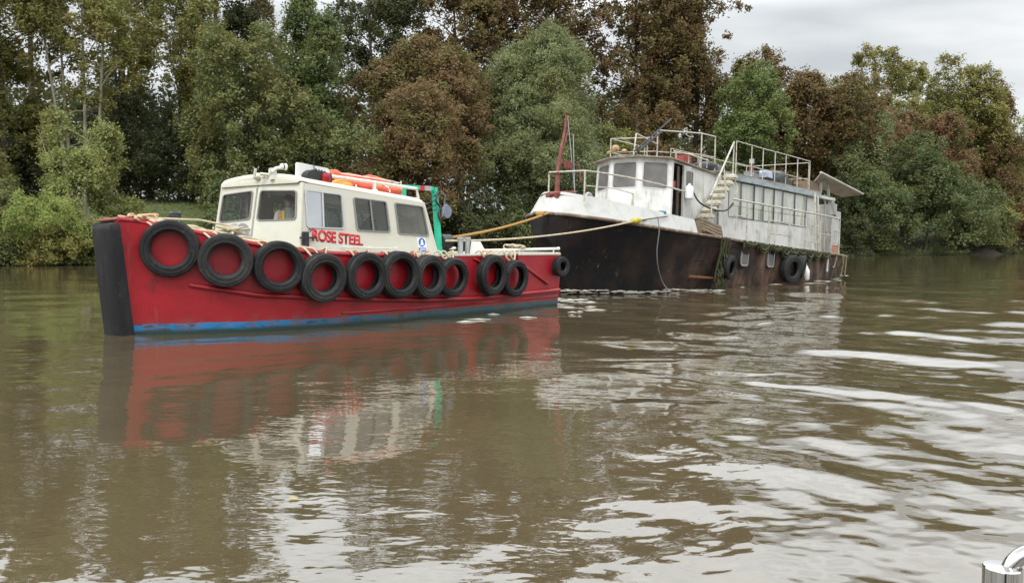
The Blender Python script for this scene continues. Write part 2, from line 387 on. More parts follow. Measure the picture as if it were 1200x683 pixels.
def window(f, poly, su, sv, name, parent, fm, gm, mull=(), out=.02, tilt=0., fw=.035, split=None):
    """frame ring proud of the wall + its pane"""
    c = f(.5, .5); e1 = Vector(f(1, .5))-Vector(f(0, .5)); e2 = Vector(f(.5, 1))-Vector(f(.5, 0)); nr = e2.cross(e1).normalized()
    sc = [(a*su, b*sv) for a, b in poly]; o_ = inset(sc, -.018); i_ = inset(sc, fw-.012)
    un = lambda L: [(a/su, b/sv) for a, b in L]
    g = lambda d: (lambda a, b: tuple(Vector(f(a, b))+nr*d))
    b = MB(); b.plate(un(o_), [un(i_)], g(out), .05, nr)
    for (p, q) in mull:
        A, B = Vector(f(*p))+nr*.005, Vector(f(*q))+nr*.005; b.tube([A, B], .022, 6)
    w = b.build(name, fm, parent, 30)
    if split:
        for (lo, hi, gmat, lab) in split:
            pp = [(min(max(a, lo), hi), bb) for a, bb in un(inset(sc, fw-.02))]
            k = MB(); k.plate(pp, [], g(-.012), .004, nr); po = k.build('pane', gmat, w, 0)
            if lab: po['label'] = lab
    else:
        k = MB(); k.plate(un(inset(sc, fw-.02)), [], g(-.012), .004, nr); k.build('pane', gm, w, 0)
    return w
side_w = [[(2.86, 2.0), (3.82, 1.98), (3.80, 2.69), (2.85, 2.745)], [(4.17, 1.95), (5.12, 1.92), (5.06, 2.585), (4.12, 2.64)], [(5.38, 1.89), (6.34, 1.84), (6.20, 2.515), (5.32, 2.57)]]
todo = []
# port side (normal outwards = +n): order A(front base) B(rear base)
A, B, Cc, D = P['fp0'], P['rp0'], P['rp1'], P['fp1']
fS = bil(A, B, Cc, D); hs = []
for w in side_w:
    q, su, sv = uvround(fS, [sz2uv(*p) for p in w], .07); hs.append(q); todo.append((fS, q, su, sv, 'p'))
wall(A, B, Cc, D, hs)
A2, B2, C2, D2 = map(mir, (B, A, D, Cc)); fT = bil(A2, B2, C2, D2); hs = []
for w in side_w:
    q, su, sv = uvround(fT, [(1-u, v) for u, v in [sz2uv(*p) for p in w]][::-1], .07); hs.append(q); todo.append((fT, q, su, sv, 's'))
wall(A2, B2, C2, D2, hs)
# two front panels
for tagn, q4 in (('fp', (P['fc0'], P['fp0'], P['fp1'], P['fc1'])), ('fs', (mir(P['fp0']), mir(P['fc0']), mir(P['fc1']), mir(P['fp1'])))):
    f = bil(*q4); a0, a1 = (.085, .91) if tagn == 'fp' else (.09, .915)
    q, su, sv = uvround(f, [(a0, .485), (a1, .505), (a1-.01, .89), (a0+.01, .885)], .09); wall(*q4, [q]); todo.append((f, q, su, sv, tagn))
# rear with a door-window
q4 = (P['rp0'], mir(P['rp0']), mir(P['rp1']), P['rp1']); f = bil(*q4)
hs = []
for a, b in ((.1, .4), (.6, .9)):
    q, su, sv = uvround(f, [(a, .42), (b, .42), (b, .85), (a, .85)], .07); hs.append(q); todo.append((f, q, su, sv, 'r'))
wall(*q4, hs)
# lower skirts down inside the hull and floor
for a, b in (('fp0', 'rp0'), ('fc0', 'fp0')):
    for mm in (lambda p: p, mir):
        a_, b_ = mm(P[a]), mm(P[b]); wh.hexa([(a_[0]+.0, a_[1]*.985, .85), (b_[0], b_[1]*.985, .85), (b_[0]+.05, b_[1]*.95, .85), (a_[0]+.05, a_[1]*.95, .85), (a_[0], a_[1]*.985, a_[2]+.02), (b_[0], b_[1]*.985, b_[2]+.02), (b_[0]+.05, b_[1]*.95, b_[2]+.02), (a_[0]+.05, a_[1]*.95, a_[2]+.02)])
# softened corner posts
for a, b in (('fc0', 'fc1'), ('fp0', 'fp1'), ('rp0', 'rp1')):
    for mm in ((lambda p: p), mir):
        va, vb = Vector(mm(P[a])), Vector(mm(P[b])); ins = Vector((.03 if a[0] == 'f' else -.03, -.03*(1 if va.y > 0 else -1) if a != 'fc0' else 0, 0))
        wh.tube([va+ins, vb+ins], .045, 10)
wh.build('wheelhouse', m_cream, tug, 35)
for (f, q, su, sv, k) in todo:
    if k == 'p' and q is todo[0][1]:
        um = .5*(min(a for a, b in q)+max(a for a, b in q))
        window(f, q, su, sv, 'window', tug, m_alu, None, mull=[((um-.004, min(b for a, b in q)+.01), (um-.012, max(b for a, b in q)-.02))], split=[(0, um-.005, m_glass_sky, 'window pane with a mirror film reflecting the pale sky'), (um-.005, 1, m_glass, None)])
    elif k in 'ps' and q is not todo[2][1]:
        um = .5*(min(a for a, b in q)+max(a for a, b in q))
        window(f, q, su, sv, 'window', tug, m_gasket, m_glass, mull=[((um, min(b for a, b in q)+.01), (um, max(b for a, b in q)-.01))])
    elif q is todo[2][1]: window(f, q, su, sv, 'window', tug, m_gasket, m_glass_dusty)
    else: window(f, q, su, sv, 'window', tug, m_gasket, m_glass_front if k[0] == 'f' else m_glass, fw=.03)
# roof: crowned slab with rounded rim
rf = MB(); rows = []
for s, hw, ze in [(2.74, 1.30, 2.90), (2.775, 1.355, 2.935), (2.84, 1.375, 2.93), (3.0, 1.382, 2.90), (4.0, 1.388, 2.81), (5.2, 1.394, 2.705), (6.18, 1.40, 2.62), (6.26, 1.395, 2.605), (6.29, 1.36, 2.575)]:
    top = []
    for k in (-1, -.985, -.95, -.9, -.8, -.6, -.3, 0, .3, .6, .8, .9, .95, .985, 1):
        cr = .11*(1-abs(k)**2.2)*min(1, hw/1.2); top.append((s-.03*(1-abs(k))*(s < 2.9), k*hw, ze+.075*min(1, (1-abs(k))*9)**.6+cr*(.55 if s < 2.76 or s > 6.28 else 1)))
    bot = [(a, n, ze-.015) for a, n, z in reversed(top)]
    rows.append(top+bot)
rf.loft(rows, True, True); rf.build('roof', m_cream, tug, 50)
ln = MB(); ln.box((4.4, 0, .87), (3.9, 2.7, .04)); ln.box((3.08, 0, 1.40), (.35, 2.2, 1.0), .03); ln.box((3.08, .7, 1.95), (.2, .5, .12), .02); ln.box((5.9, -.9, 1.3), (.7, .8, .9), .04)
ln.box((3.25, -1.02, 2.1), (.12, .1, 1.45)); ln.box((3.6, -1.15, 1.6), (.9, .35, .9), .03); ln.box((5.6, .2, 1.35), (1.2, .5, .9), .05)
ln.build('cabin_fittings', m_inside, tug)
sw = MB(); sw.lathe([(.22+.018*math.cos(t), .018*math.sin(t)) for t in np.linspace(0, 2*math.pi, 9)[:-1]], (0, 0, 0), 's', 24, True)
for a in range(3): sw.tube([(0, 0, 0), (0, .21*math.cos(a*2.09), .21*math.sin(a*2.09))], .012, 6)
w = sw.build('steering_wheel', m_black, tug, 60); w.location = (3.02, -.55, 1.92); w.rotation_euler = (0, R(-20), 0)
# port-side lettering, sign, latch
tx = text_mesh('lettering', 'ROSE STEEL', m_redtext, 1.36, .238, .003, .034, tug)
tilt = math.atan2(.12, 1.49); slope = -math.atan2(.105, 1.37)
tx.matrix_local = Matrix.Translation((2.955, -(1.5-.08*.2-.002), 1.728)) @ Matrix.Rotation(-slope, 4, 'Y') @ Matrix.Rotation(R(90)-tilt*.95, 4, 'X')
# scale shear of the type (taller at the front)
co = [v.co for v in tx.data.vertices]
for v in tx.data.vertices: v.co.y *= 1.06-.1*v.co.x
sg = MB(); f = fS
def sq(s0, s1, z0, z1, dn): return [(s0, z0), (s1, z0), (s1, z1), (s0, z1)]
def on_side(sg, pts, d):
    q = [sz2uv(*p) for p in pts]; e1 = Vector(fS(1, .5))-Vector(fS(0, .5)); e2 = Vector(fS(.5, 1))-Vector(fS(.5, 0)); nr = e2.cross(e1).normalized()
    sg.plate(q, [], lambda a, b: tuple(Vector(fS(a, b))+nr*d), .006, nr)
on_side(sg, [(5.99, 1.47), (6.26, 1.465), (6.225, 1.80), (5.95, 1.81)], .006); sign = sg.build('safety_sign', m_white, tug)
sb = MB(); cx, cz = 6.10, 1.70
on_side(sb, [(cx+.105*math.cos(t), cz+.10*math.sin(t)) for t in np.linspace(0, 2*math.pi, 20)[:-1]], .010)
on_side(sb, [(5.99, 1.485), (6.235, 1.48), (6.225, 1.575), (5.985, 1.58)], .010); sb.build('blue_print', m_bluesign, sign)
s3 = MB(); on_side(s3, [(cx+.035*math.cos(t), cz+.028+.035*math.sin(t)) for t in np.linspace(0, 2*math.pi, 12)[:-1]], .014)
on_side(s3, [(cx-.055, cz-.065), (cx+.055, cz-.065), (cx+.04, cz+.0), (cx-.04, cz+.0)], .014); s3.build('white_symbol', m_white, sign)
for k in range(2): s3 = MB(); on_side(s3, [(6.02, 1.545-k*.03), (6.2, 1.542-k*.03), (6.2, 1.555-k*.03), (6.02, 1.558-k*.03)], .014); s3.build('text_line', m_white, sign)

lt = MB(); lt.box((2.755, 1.53, 1.76), (.13, .07, .30), .008); lt.box((2.80, 1.56, 1.79), (.42, .035, .035)); lt.tube([(2.86, 1.53, 1.90), (2.9, 1.53, 1.95), (2.86, 1.53, 1.98), (2.83, 1.53, 1.93)], .012, 6); lt.build('fender_bracket', m_black, tug)
hr = MB(); hr.tube([(3.7, 1.56, 1.63), (3.72, 1.6, 1.60), (5.2, 1.6, 1.56), (5.22, 1.56, 1.55)], .014, 6)
for s in (3.72, 4.45, 5.2): hr.tube([(s, 1.5, 1.595), (s, 1.6, 1.595)], .012, 6)
hr.build('grab_rail', m_whitepipe, tug)
# roof rails
rr = MB()
for n in (1.0, -1.0):
    rr.tube([(3.75, n, 3.10), (5.1, n, 3.03), (6.45, n*.98, 2.95), (6.5, n*.98, 2.72)], .035, 8)
    for s in (3.78, 5.1): rr.tube([(s, n, ip(s, [3.75, 6.45], [3.10, 2.95])), (s, n, 2.7)], .04, 8)
rr.build('roof_rail', m_whitepipe, tug, 60)
# navigation light board with black lamp housing
nb = MB(); nb.plate(rrect([(2.98, 2.88), (3.84, 2.82), (3.84, 3.22), (3.80, 3.255), (3.0, 3.33)], .05), [], lambda a, b: (a, .98, b), .05, (0, 1, 0)); board = nb.build('light_board', m_white, tug)
k = MB(); k.plate(rrect([(3.10, 2.97), (3.76, 2.92), (3.76, 3.13), (3.24, 3.19), (3.10, 3.10)], .06), [], lambda a, b: (a, 1.16, b), .17, (0, 1, 0)); k.build('lamp_housing', m_black, board)
k = MB(); k.lathe([(.0, -.09), (.085, -.09), (.1, -.04), (.1, .05), (.085, .09), (0, .09)], (3.58, 1.17, 3.035), 'z', 18); k.build('red_lamp', m_redlens, board, 50)
k = MB()
for i, (a, w_) in enumerate(((3.48, .05), (3.56, .03), (3.63, .05), (3.71, .04))): k = MB(); k.box((a, .985, 3.205-.012*i), (w_, .012, .04)); k.build('black_print', m_black, board)
k = MB(); k.tube([(3.42, 1.0, 3.1), (3.42, 1.0, 3.46)], .008, 5); k.build('aerial', m_black, tug)
# searchlight on pedestal and horn, drum at roof front
sl = MB(); sl.tube([(2.72, .55, 2.98), (2.72, .55, 3.1)], .07, 10); sl.box((2.72, .55, 3.14), (.16, .1, .14), .02); sl.tube([(2.66, .6, 3.12), (2.74, .62, 3.2), (2.82, .66, 3.22)], .035, 8); sl.lathe([(.04, -.08), (.065, -.05), (.07, .05), (.055, .055)], (2.88, .70, 3.24), 's', 14); sl.build('searchlight', m_whitepipe, tug, 50)
k = MB(); k.lathe([(.0, .0), (.072, .0), (.072, .025), (0, .025)], (2.84, .70, 3.24), 's', 14); k.build('searchlight_band', m_black, tug, 50)
k = MB(); k.ball((2.72, .05, 3.06), (.10, .10, .08), 14); k.box((2.85, .25, 3.06), (.3, .12, .08), .02); k.tube([(2.6, .3, 3.1), (3.1, .8, 3.02)], .03, 8); k.tube([(2.9, .7, 3.02), (3.25, 1.0, 2.97)], .035, 8); k.tube([(2.5, .25, 3.05), (2.5, .28, 3.2)], .03, 8); k.build('roof_fitting', m_cream, tug, 50)
# green towing gantry
g = MB()
for n in (0.0,):
    g.hexa([(8.20, n-.06, 1.36), (8.34, n-.06, 1.36), (8.34, n+.06, 1.36), (8.20, n+.06, 1.36), (8.04, n-.055, 3.1), (8.16, n-.055, 3.1), (8.16, n+.055, 3.1), (8.04, n+.055, 3.1)])
    g.box((7.5, n, 3.06), (1.05, .11, .11), .01); g.hexa([(7.98, n-.03, 2.98), (8.06, n-.03, 2.98), (8.06, n+.03, 2.98), (7.98, n+.03, 2.98), (7.84, n-.03, 3.05), (8.06, n-.03, 3.05), (8.06, n+.03, 3.05), (7.84, n+.03, 3.05)])
    g.box((6.95, n, 2.90), (.2, .1, .28), .01)
g.build('towing_gantry', m_green, tug)
k = MB(); k.box((7.6, .0, 3.06), (.16, .118, .118)); k.build('red_band', m_redtext, tug)
k = MB(); k.box((7.82, 0, 3.06), (.22, .117, .117)); k.build('grey_band', m_steelg, tug)
k = MB(); k.lathe([(.0, -.03), (.165, -.03), (.18, 0), (.165, .03), (0, .03)], (8.5, .05, 2.5), 'n', 20); k.tube([(8.35, .05, 2.5), (8.5, .05, 2.5)], .03, 6); k.tube([(8.22, .12, 3.0), (8.4, .1, 2.9), (8.34, .1, 2.6), (8.25, .12, 2.35)], .015, 6); k.build('gantry_lamp', M('blue grey lamp glass', (.17, .20, .25), [((.28, .31, .36), 6., .5, .7)], rough=.3), tug, 50)
k = MB()
for q in range(4): k.tube(sag((6.4, .3-q*.15, 2.6), (8.1, .06, 2.9-.12*q), .06+.05*q), .012, 5)
k.tube(smooth_path([(8.13, .12, 3.0), (8.02, .13, 2.75), (8.16, .13, 2.6), (8.1, .13, 2.4), (8.2, .13, 2.2)]), .03, 6)
k.build('gantry_cable', m_black, tug, 60)
k = MB(); k.lathe([(.06, -.2), (.19, -.18), (.19, .18), (.06, .2)], (8.52, -.05, 1.72), 's', 18); k.box((8.5, -.05, 1.5), (.3, .1, .3)); k.build('tow_drum', m_black, tug, 50)
k = MB()
for dn in (0, .28): k.tube([(8.75+dn, .3, 1.38), (8.75+dn, .3, 1.80)], .07, 10); k.tube([(8.75+dn, .3, 1.78), (8.75+dn, .3, 1.84)], .09, 10)
k.build('bitt', m_steelg, tug, 50)
k = MB(); k.hexa([(9.0, .4, 1.38), (9.3, .4, 1.38), (9.3, .75, 1.38), (9.0, .75, 1.38), (9.03, .43, 1.72), (9.08, .43, 1.72), (9.08, .7, 1.72), (9.03, .7, 1.72)]); k.build('deck_vent', m_white, tug)
k = MB(); k.tube([(7.6, 1.9, 1.50), (10.95, 1.86, 1.53)], .035, 8); k.tube([(7.6, -1.9, 1.50), (10.95, -1.86, 1.53)], .035, 8); k.ball((10.95, 1.86, 1.53), .05, 10)
for s in (7.8, 9.2, 10.7): k.tube([(s, 1.88, 1.40), (s, 1.88, 1.52)], .02, 6)
k.build('stern_rail', m_whitepipe, tug, 60)
k = MB(); k.lathe([(.09, 1.85), (.09, 2.14), (.115, 2.16), (.115, 2.26), (.08, 2.29), (0, 2.29)], (.86, 0, 0), 'z', 14); k.build('bow_post', m_black, tug, 40)
k = MB(); k.box((1.95, .45, 1.72), (.35, .5, .25), .03); k.lathe([(.16, -.16), (.16, -.13), (.07, -.11), (.07, .11), (.16, .13), (.16, .16)], (1.95, .45, 1.92), 'n', 16); k.build('anchor_windlass', m_steelg, tug, 40)
k = MB()
for i in range(16): k.lathe([(.045+.014*math.cos(t), .014*math.sin(t)) for t in np.linspace(0, 6.283, 7)[:-1]], (1.62-.012*i, .72-.052*i, 1.80+.015*(i % 3)), 'zn'[i % 2], 10, True)
ch = k.build('anchor_chain', m_rust, tug, 60)

# ---- tyres
def tyre_mesh(r, ri, w):
    k = MB(); W = w/2
    prof = [(ri, -W*.62), (ri+.02, -W*.86), (ri+(r-ri)*.22, -W*.98), (ri+(r-ri)*.25, -W*1.06), (ri+(r-ri)*.32, -W*1.06), (ri+(r-ri)*.35, -W*1.0), (ri+(r-ri)*.62, -W*1.03), (ri+(r-ri)*.64, -W*1.08), (ri+(r-ri)*.66, -W*.99), (r*.955, -W*.94), (r*.985, -W*.80)]
    for j in range(5):
        a0 = -W*.80+j*W*.32; prof += [(r, a0+.02), (r, a0+W*.32-.02), (r-.015, a0+W*.32-.012), (r-.015, a0+W*.32+.012)]
    prof = prof[:-2]; prof += [(r*.985, W*.80), (r*.955, W*.94), (ri+(r-ri)*.66, W*.99), (ri+(r-ri)*.64, W*1.08), (ri+(r-ri)*.62, W*1.03), (ri+(r-ri)*.35, W*1.0), (ri+(r-ri)*.32, W*1.06), (ri+(r-ri)*.25, W*1.06), (ri+(r-ri)*.22, W*.98), (ri+.02, W*.86), (ri, W*.62), (ri-.0, 0.)]
    prof[-1] = (ri+.06, W*.5)
    prof += [(r-.05, W*.5), (r-.05, -W*.5), (ri+.06, -W*.5)]
    k.lathe(prof, (0, 0, 0), 'n', 48, True); return k
ORD = ['first', 'second', 'third', 'fourth', 'fifth', 'sixth', 'seventh', 'eighth', 'ninth', 'tenth']
big = None
TY = [(.32, 1.59, 1.0, 1.04), (1.12, 1.37, 1.0, 1.0), (1.99, 1.24, 1.0, .98), (2.82, 1.01, 1.0, .97), (3.79, 1.02, 1.0, .97), (4.65, 1.02, 1.03, 1.0), (5.48, .96, 1.0, .95), (6.25, .92, 1.0, .88), (7.66, .93, 1.0, .97), (8.55, .82, 1.0, .90)]
PREV = {}
for i, (s, z, _, d) in enumerate(TY):
    ns, nn = tnorm(s)
    off = .16; ps, pn = s+ns*.0, thb(s)
    # recentre so the tyre's middle sits where it was measured (offset .15 outside the hull)
    ps, pn = s+ns*.0, thb(s)+.165
    kind = (0, 1, 2, 1, 0, 2, 1, 2, 0, 2)[i]
    if kind not in PREV:
        r_i, w_, mt = ((.30, .24, m_rubber), (.282, .28, m_rubber_grey), (.312, .26, m_rubber))[kind]
        o = tyre_mesh(.5, r_i, w_).build('tyre_fender', mt, None, 40); PREV[kind] = o
    else:
        o = PREV[kind].copy(); C.objects.link(o)
    yaw = math.atan2(-ns, nn)
    sc = d
    o.matrix_world = TUG @ Matrix.Translation((ps, -pn, z)) @ Matrix.Rotation(-yaw+R([3, -2, 0, 4, 2, -3, 1, -6, 2, -4][i]), 4, 'Z') @ Matrix.Rotation(R([4, 3, 2, 5, 4, 2, 3, 6, 4, 6][i]), 4, 'X') @ Matrix.Rotation(i*.7, 4, 'Y') @ Matrix.Scale(sc, 4)
    lab = 'black truck tyre hung as a fender on the red hull, %s from the bow' % ORD[i]
    if i == 0: lab = 'black truck tyre hung highest on the red hull, nearest the bow'
    if i == 7: lab = 'black tyre hung on the red hull, last of the row under the wheelhouse'
    if i == 8: lab = 'black tyre on the stern quarter of the red hull, forward one of a pair'
    if i == 9: lab = 'black tyre on the stern quarter of the red hull, aft one of a pair'
    tag(o, lab, 'tyre fender', 'tyres hung along the red tug')
o = tyre_mesh(.26, .11, .22).build('tyre_fender', m_rubber, None, 40)
o.matrix_world = TUG @ Matrix.Translation((10.72, -(thb(10.7)+.13), 1.06)) @ Matrix.Rotation(R(-8), 4, 'Z')
tag(o, 'small thick black tyre hung at the stern corner of the red tug', 'tyre fender', 'tyres hung along the red tug')
# lashings from the rail over each tyre
for i, (s, z, _, d) in enumerate(TY):
    k = MB(); zt = trail(s)+.06; n0 = thb(s)
    for da, db, r_ in ((-.28, -.10, .022), (-.1, .12, .02), (.18, .02, .022)):
        a, b = s+da, s+db
        k.tube(smooth_path([(a, thb(a)-.12, zt-.02), (a+.02, thb(a)+.02, zt+.03), ((a+b)/2, thb(s)+.1, z+(zt-z)*.75), (b, thb(b)+.10, z+.44), (b, thb(b)+.05, z+.41)], 4), r_, 6)
    o = k.build('tyre_lashing', m_rope_p if i % 2 == 0 else m_rope, None, 60); o.matrix_world = TUG
    tag(o, 'pale rope lashing tying the %s tyre from the bow to the tug rail' % ORD[i], 'rope', 'rope lashings holding the tug tyres')
# bow rope heap and the long rope along the rail
k = MB(); rs = random.Random(4)
for j in range(9):
    pts = [(-.15+.55*rs.random(), .38*(rs.random()*2-1), 2.06+.16*rs.random()) for _ in range(6)]
    k.tube(smooth_path(pts, 6), .024, 6)
o = k.build('rope_heap', m_rope_p, None, 60); o.matrix_world = TUG; tag(o, 'tan rope heaped in a tangle on the very bow of the red tug', 'rope')
k = MB()
for q in range(3):
    pts = [(s, thb(s)-.08-.05*q+.05*rs.random(), trail(s)+.05+.05*rs.random()+.02*q) for s in np.linspace(.05, 2.75-.2*q, 16)]
    k.tube(smooth_path(pts, 4), .028-.004*q, 6)
for j in range(6):
    pts = [(1.0+.9*rs.random(), .5+.55*rs.random(), 1.83+.17*rs.random()) for _ in range(5)]; k.tube(smooth_path(pts, 5), .02, 6)
o = k.build('mooring_rope', m_rope, None, 60); o.matrix_world = TUG; tag(o, 'pale mooring rope laid along the tug rail from bow to wheelhouse', 'rope')
k = MB(); k.tube([(.0, -.0, 2.16), (1.2, .3, 2.13), (2.3, .35, 1.95)], .022, 6); o = k.build('mooring_rope', m_rope, None, 60); o.matrix_world = TUG; tag(o, 'taut pale line from the tug bow rope heap back to the wheelhouse foot', 'rope')
k = MB()
for j in range(7):
    pts = [(8.9+.55*rs.random(), 1.6+.35*rs.random(), 1.5+.14*rs.random()) for _ in range(6)]; k.tube(smooth_path(pts, 5), .022, 6)
o = k.build('rope_heap', m_rope, None, 60); o.matrix_world = TUG; tag(o, 'small pale rope knot tied round the white pipe on the tug stern', 'rope')
# orange raft bundle and amber bag on the roof
raft = empty('life_raft', onboat(TUG, 5.3, 0, 2.8)); tag(raft, 'orange red inflatable raft rolled up on the wheelhouse roof', 'life raft')
k = MB(); rs = random.Random(3)
for n, z, r_ in ((.62, .10, .11), (.2, .13, .12), (-.25, .14, .12), (-.62, .11, .12), (.36, .29, .11), (-.05, .33, .12), (-.45, .31, .11)):
    L0, L1 = -1.05+.2*rs.random(), 1.05-.2*rs.random()
    pts = [(a, n+.04*rs.random(), z+.07*rs.random()-(a)*.075) for a in np.linspace(L0, L1, 9)]
    k.tube(smooth_path(pts, 3), r_, 12, True, [r_*(.75 if i in (0, 24) else 1)*(1+.05*math.sin(i*1.3)) for i in range(25)])
k.build('raft_tube', m_orange, raft, 60)
k = MB()
for s in (-.5, .1, .5): k.tube([(s, .77, .05), (s, .70, .2-.07*s), (s, .3, .37-.07*s), (s, -.4, .39-.07*s), (s, -.78, .1)], .016, 6)
k.build('raft_strap', m_white, raft, 60)
k = MB(); k.tube([(-.9, .7, .40), (0.5, .72, .32), (.9, .7, .28), (.95, -.7, .30)], .012, 6); k.tube([(.92, .7, .33), (.92, .7, .0)], .014, 6); k.build('rack_rail', m_whitepipe, tug, 60).location = (5.3, 0, 2.8)
k = MB(); k.ball((0, 0, .1), (.30, .2, .13), 14); k.box((0, 0, .08), (.5, .3, .12), .04); o = k.build('kit_bag', m_yellowor, None, 60); o.matrix_world = onboat(TUG, 4.25, .86, 2.82); tag(o, 'small amber bag lying beside the orange raft on the wheelhouse roof', 'bag')
# ================================================================== HOUSEBOAT
def barge_paint():
    m, t = nt('houseboat hull rust')
    out = nd(t, 'ShaderNodeOutputMaterial'); b = nd(t, 'ShaderNodeBsdfPrincipled'); b.inputs['Roughness'].default_value = .65; b.inputs['Specular IOR Level'].default_value = .28
    co = nd(t, 'ShaderNodeTexCoord').outputs['Object']; sp = nd(t, 'ShaderNodeSeparateXYZ'); t.links.new(co, sp.inputs[0])
    fw = nd(t, 'ShaderNodeMapRange'); fw.inputs['From Min'].default_value = -1.; fw.inputs['From Max'].default_value = 6.; t.links.new(sp.outputs[0], fw.inputs[0])
    dark = mixc(t, noise_mask(t, co, 1.2, .45, .72), (.008, .007, .009), (.034, .021, .016))
    rust = mixc(t, noise_mask(t, co, 1.6, .42, .62, (1, 1, .5)), (.055, .032, .023), (.19, .115, .078))
    # the plating aft has lost most of its black paint
    a = nd(t, 'ShaderNodeMath', operation='MULTIPLY'); t.links.new(noise_mask(t, co, .8, .36, .6, (1, 1, .6)), a.inputs[0]); t.links.new(fw.outputs[0], a.inputs[1])
    col = mixc(t, a.outputs[0], dark, rust)
    col = mixc(t, noise_mask(t, co, 5., .63, .78, (1, 1, .12)), col, (.075, .042, .028))
    col = mixc(t, noise_mask(t, co, 7., .66, .8, (1, 1, .1), loc=(9, 2, 1)), col, (.22, .20, .17))
    col = mixc(t, noise_mask(t, co, .9, .58, .66, (.5, 1, 3), loc=(4, 2, 1)), col, (.012, .011, .011))
    t.links.new(col, b.inputs['Base Color'])
    nz = nd(t, 'ShaderNodeTexNoise', Scale=2.2, Detail=5.); t.links.new(co, nz.inputs['Vector'])
    bp = nd(t, 'ShaderNodeBump', Strength=.4, Distance=.06); t.links.new(nz.outputs['Fac'], bp.inputs['Height']); t.links.new(bp.outputs[0], b.inputs['Normal'])
    t.links.new(b.outputs[0], out.inputs[0]); return m
m_bhull = barge_paint()
m_bwhite = M('weathered white paint', (.64, .635, .615), [((.46, .46, .42), 1.5, .46, .68), ((.26, .245, .19), 5., .56, .76, (1, 1, .14)), ((.17, .09, .05), 7., .67, .78, (1, 1, .3)), ((.22, .25, .15), 2.2, .63, .78)], rough=.6, bump=.15, bscale=6.)
m_bbul = M('bulwark white paint', (.48, .48, .465), [((.39, .39, .355), 2., .48, .68), ((.34, .34, .24), 3., .60, .76, (1, 1, .4)), ((.22, .12, .06), 9., .70, .8, (1, 1, .3))], rough=.55, bump=.15, bscale=6.)
m_broof = M('grimy roof', (.30, .26, .22), [((.16, .13, .10), 3., .45, .65), ((.42, .40, .36), 6., .6, .75)], rough=.8)
m_bfascia = M('flaking blue grey fascia', (.32, .37, .38), [((.20, .22, .21), 3., .45, .65, (.5, 1, 2)), ((.48, .50, .48), 7., .6, .7)], rough=.8)
m_bglass = M('opaque grey glass', (.125, .118, .112), [((.18, .17, .16), 1.5, .45, .65), ((.12, .11, .10), 5., .62, .78)], rough=.35, spec=.3)  # opaque grey panes, mottled lighter and darker
m_curt = M('drawn curtain', (.84, .82, .74), [((.64, .64, .56), 2.0, .45, .68, (1, 1, .25)), ((.78, .78, .72), 5., .55, .7, (1, 1, .2))], rough=.9)
m_bwood = M('weathered timber', (.20, .15, .10), [((.10, .08, .06), 4., .45, .7, (.4, 1, 1)), ((.10, .12, .05), 5., .6, .75)], rough=.9, bump=.4, bscale=20.)
m_stair = M('worn cream step', (.62, .59, .48), [((.40, .38, .28), 4., .5, .7), ((.22, .2, .14), 9., .66, .8)], rough=.7)
m_brail = M('rusty white rail', (.50, .49, .43), [((.32, .27, .20), 6., .48, .66), ((.17, .085, .05), 9., .60, .72)], rough=.55)
m_derrick = M('red oxide derrick', (.17, .045, .035), [((.26, .10, .08), 4., .5, .65), ((.12, .05, .04), 9., .6, .75)], rough=.7)
m_weed = M('mossy rope', (.048, .055, .020), [((.085, .078, .042), 6., .45, .7), ((.035, .035, .018), 11., .6, .75)], rough=.95, bump=.8, bscale=50.)
m_tarp = M('black tarpaulin', (.022, .022, .026), [((.05, .05, .055), 4., .5, .7)], rough=.45, bump=.5, bscale=5.)
m_greybox = M('grey box', (.24, .25, .26), [((.16, .16, .16), 5., .5, .7)], rough=.7)
m_redbox = M('faded red box', (.30, .06, .05), [((.18, .05, .04), 5., .5, .7)], rough=.7)
m_chim = M('rusted flue', (.22, .09, .05), [((.12, .06, .04), 6., .5, .7)], rough=.8)
m_bluecl = M('blue cloth', (.06, .17, .22), rough=.9, bump=.4, bscale=20.)
m_plast = M('white plastic', (.75, .75, .70), [((.5, .55, .4), 8., .6, .8)], rough=.35)
m_bdeck = M('barge deck', (.20, .18, .15), [((.10, .11, .06), 3., .45, .65)], rough=.85)
m_board = M('unpainted board', (.50, .47, .42), [((.34, .31, .27), 3., .45, .7, (.4, 1, 1))], rough=.8)
m_doorw = M('brown door timber', (.075, .045, .035), [((.13, .08, .06), 4., .5, .7, (1, 1, .3))], rough=.7)
m_foamp = M('white foam block', (.78, .79, .80), rough=.6)
m_terr = M('bare terracotta board', (.42, .20, .12), rough=.8)

barge = empty('houseboat', BARGE); tag(barge, 'rusty white houseboat with black hull and roof railings under tow', 'houseboat')
HS = [-4.42, -4.3, -3.95, -3.05, -1.55, 0, 2, 4, 10, 13, 15.5, 17.5, 18.8, 19.3]; HN = [.15, .48, .95, 1.55, 2.1, 2.36, 2.48, 2.5, 2.5, 2.42, 2.15, 1.65, 1.0, .5]
WS = [-4.42, -3.1, -2.2, -1, 1, 4, 8, 11, 14, 16.6, 18, 19.3]; WN = [0, .05, .75, 1.2, 1.7, 2.05, 2.32, 2.44, 2.1, 1.5, .9, .1]
ZS = [-4.42, -4, -2, 0, 4, 8, 12, 19.3]; ZR = [2.45, 2.38, 2.2, 2.08, 1.95, 1.84, 1.76, 1.75]
def bhb(s): return float(np.mean([ip(s+d, HS, HN) for d in (-.25, 0, .25)])) if -4.1 < s < 19 else ip(s, HS, HN)
def bwl(s): return float(np.mean([ip(s+d, WS, WN) for d in (-.4, 0, .4)]))
def bz(s): return float(np.mean([ip(s+d, ZS, ZR) for d in (-.3, 0, .3)]))
h = MB(); rows = []
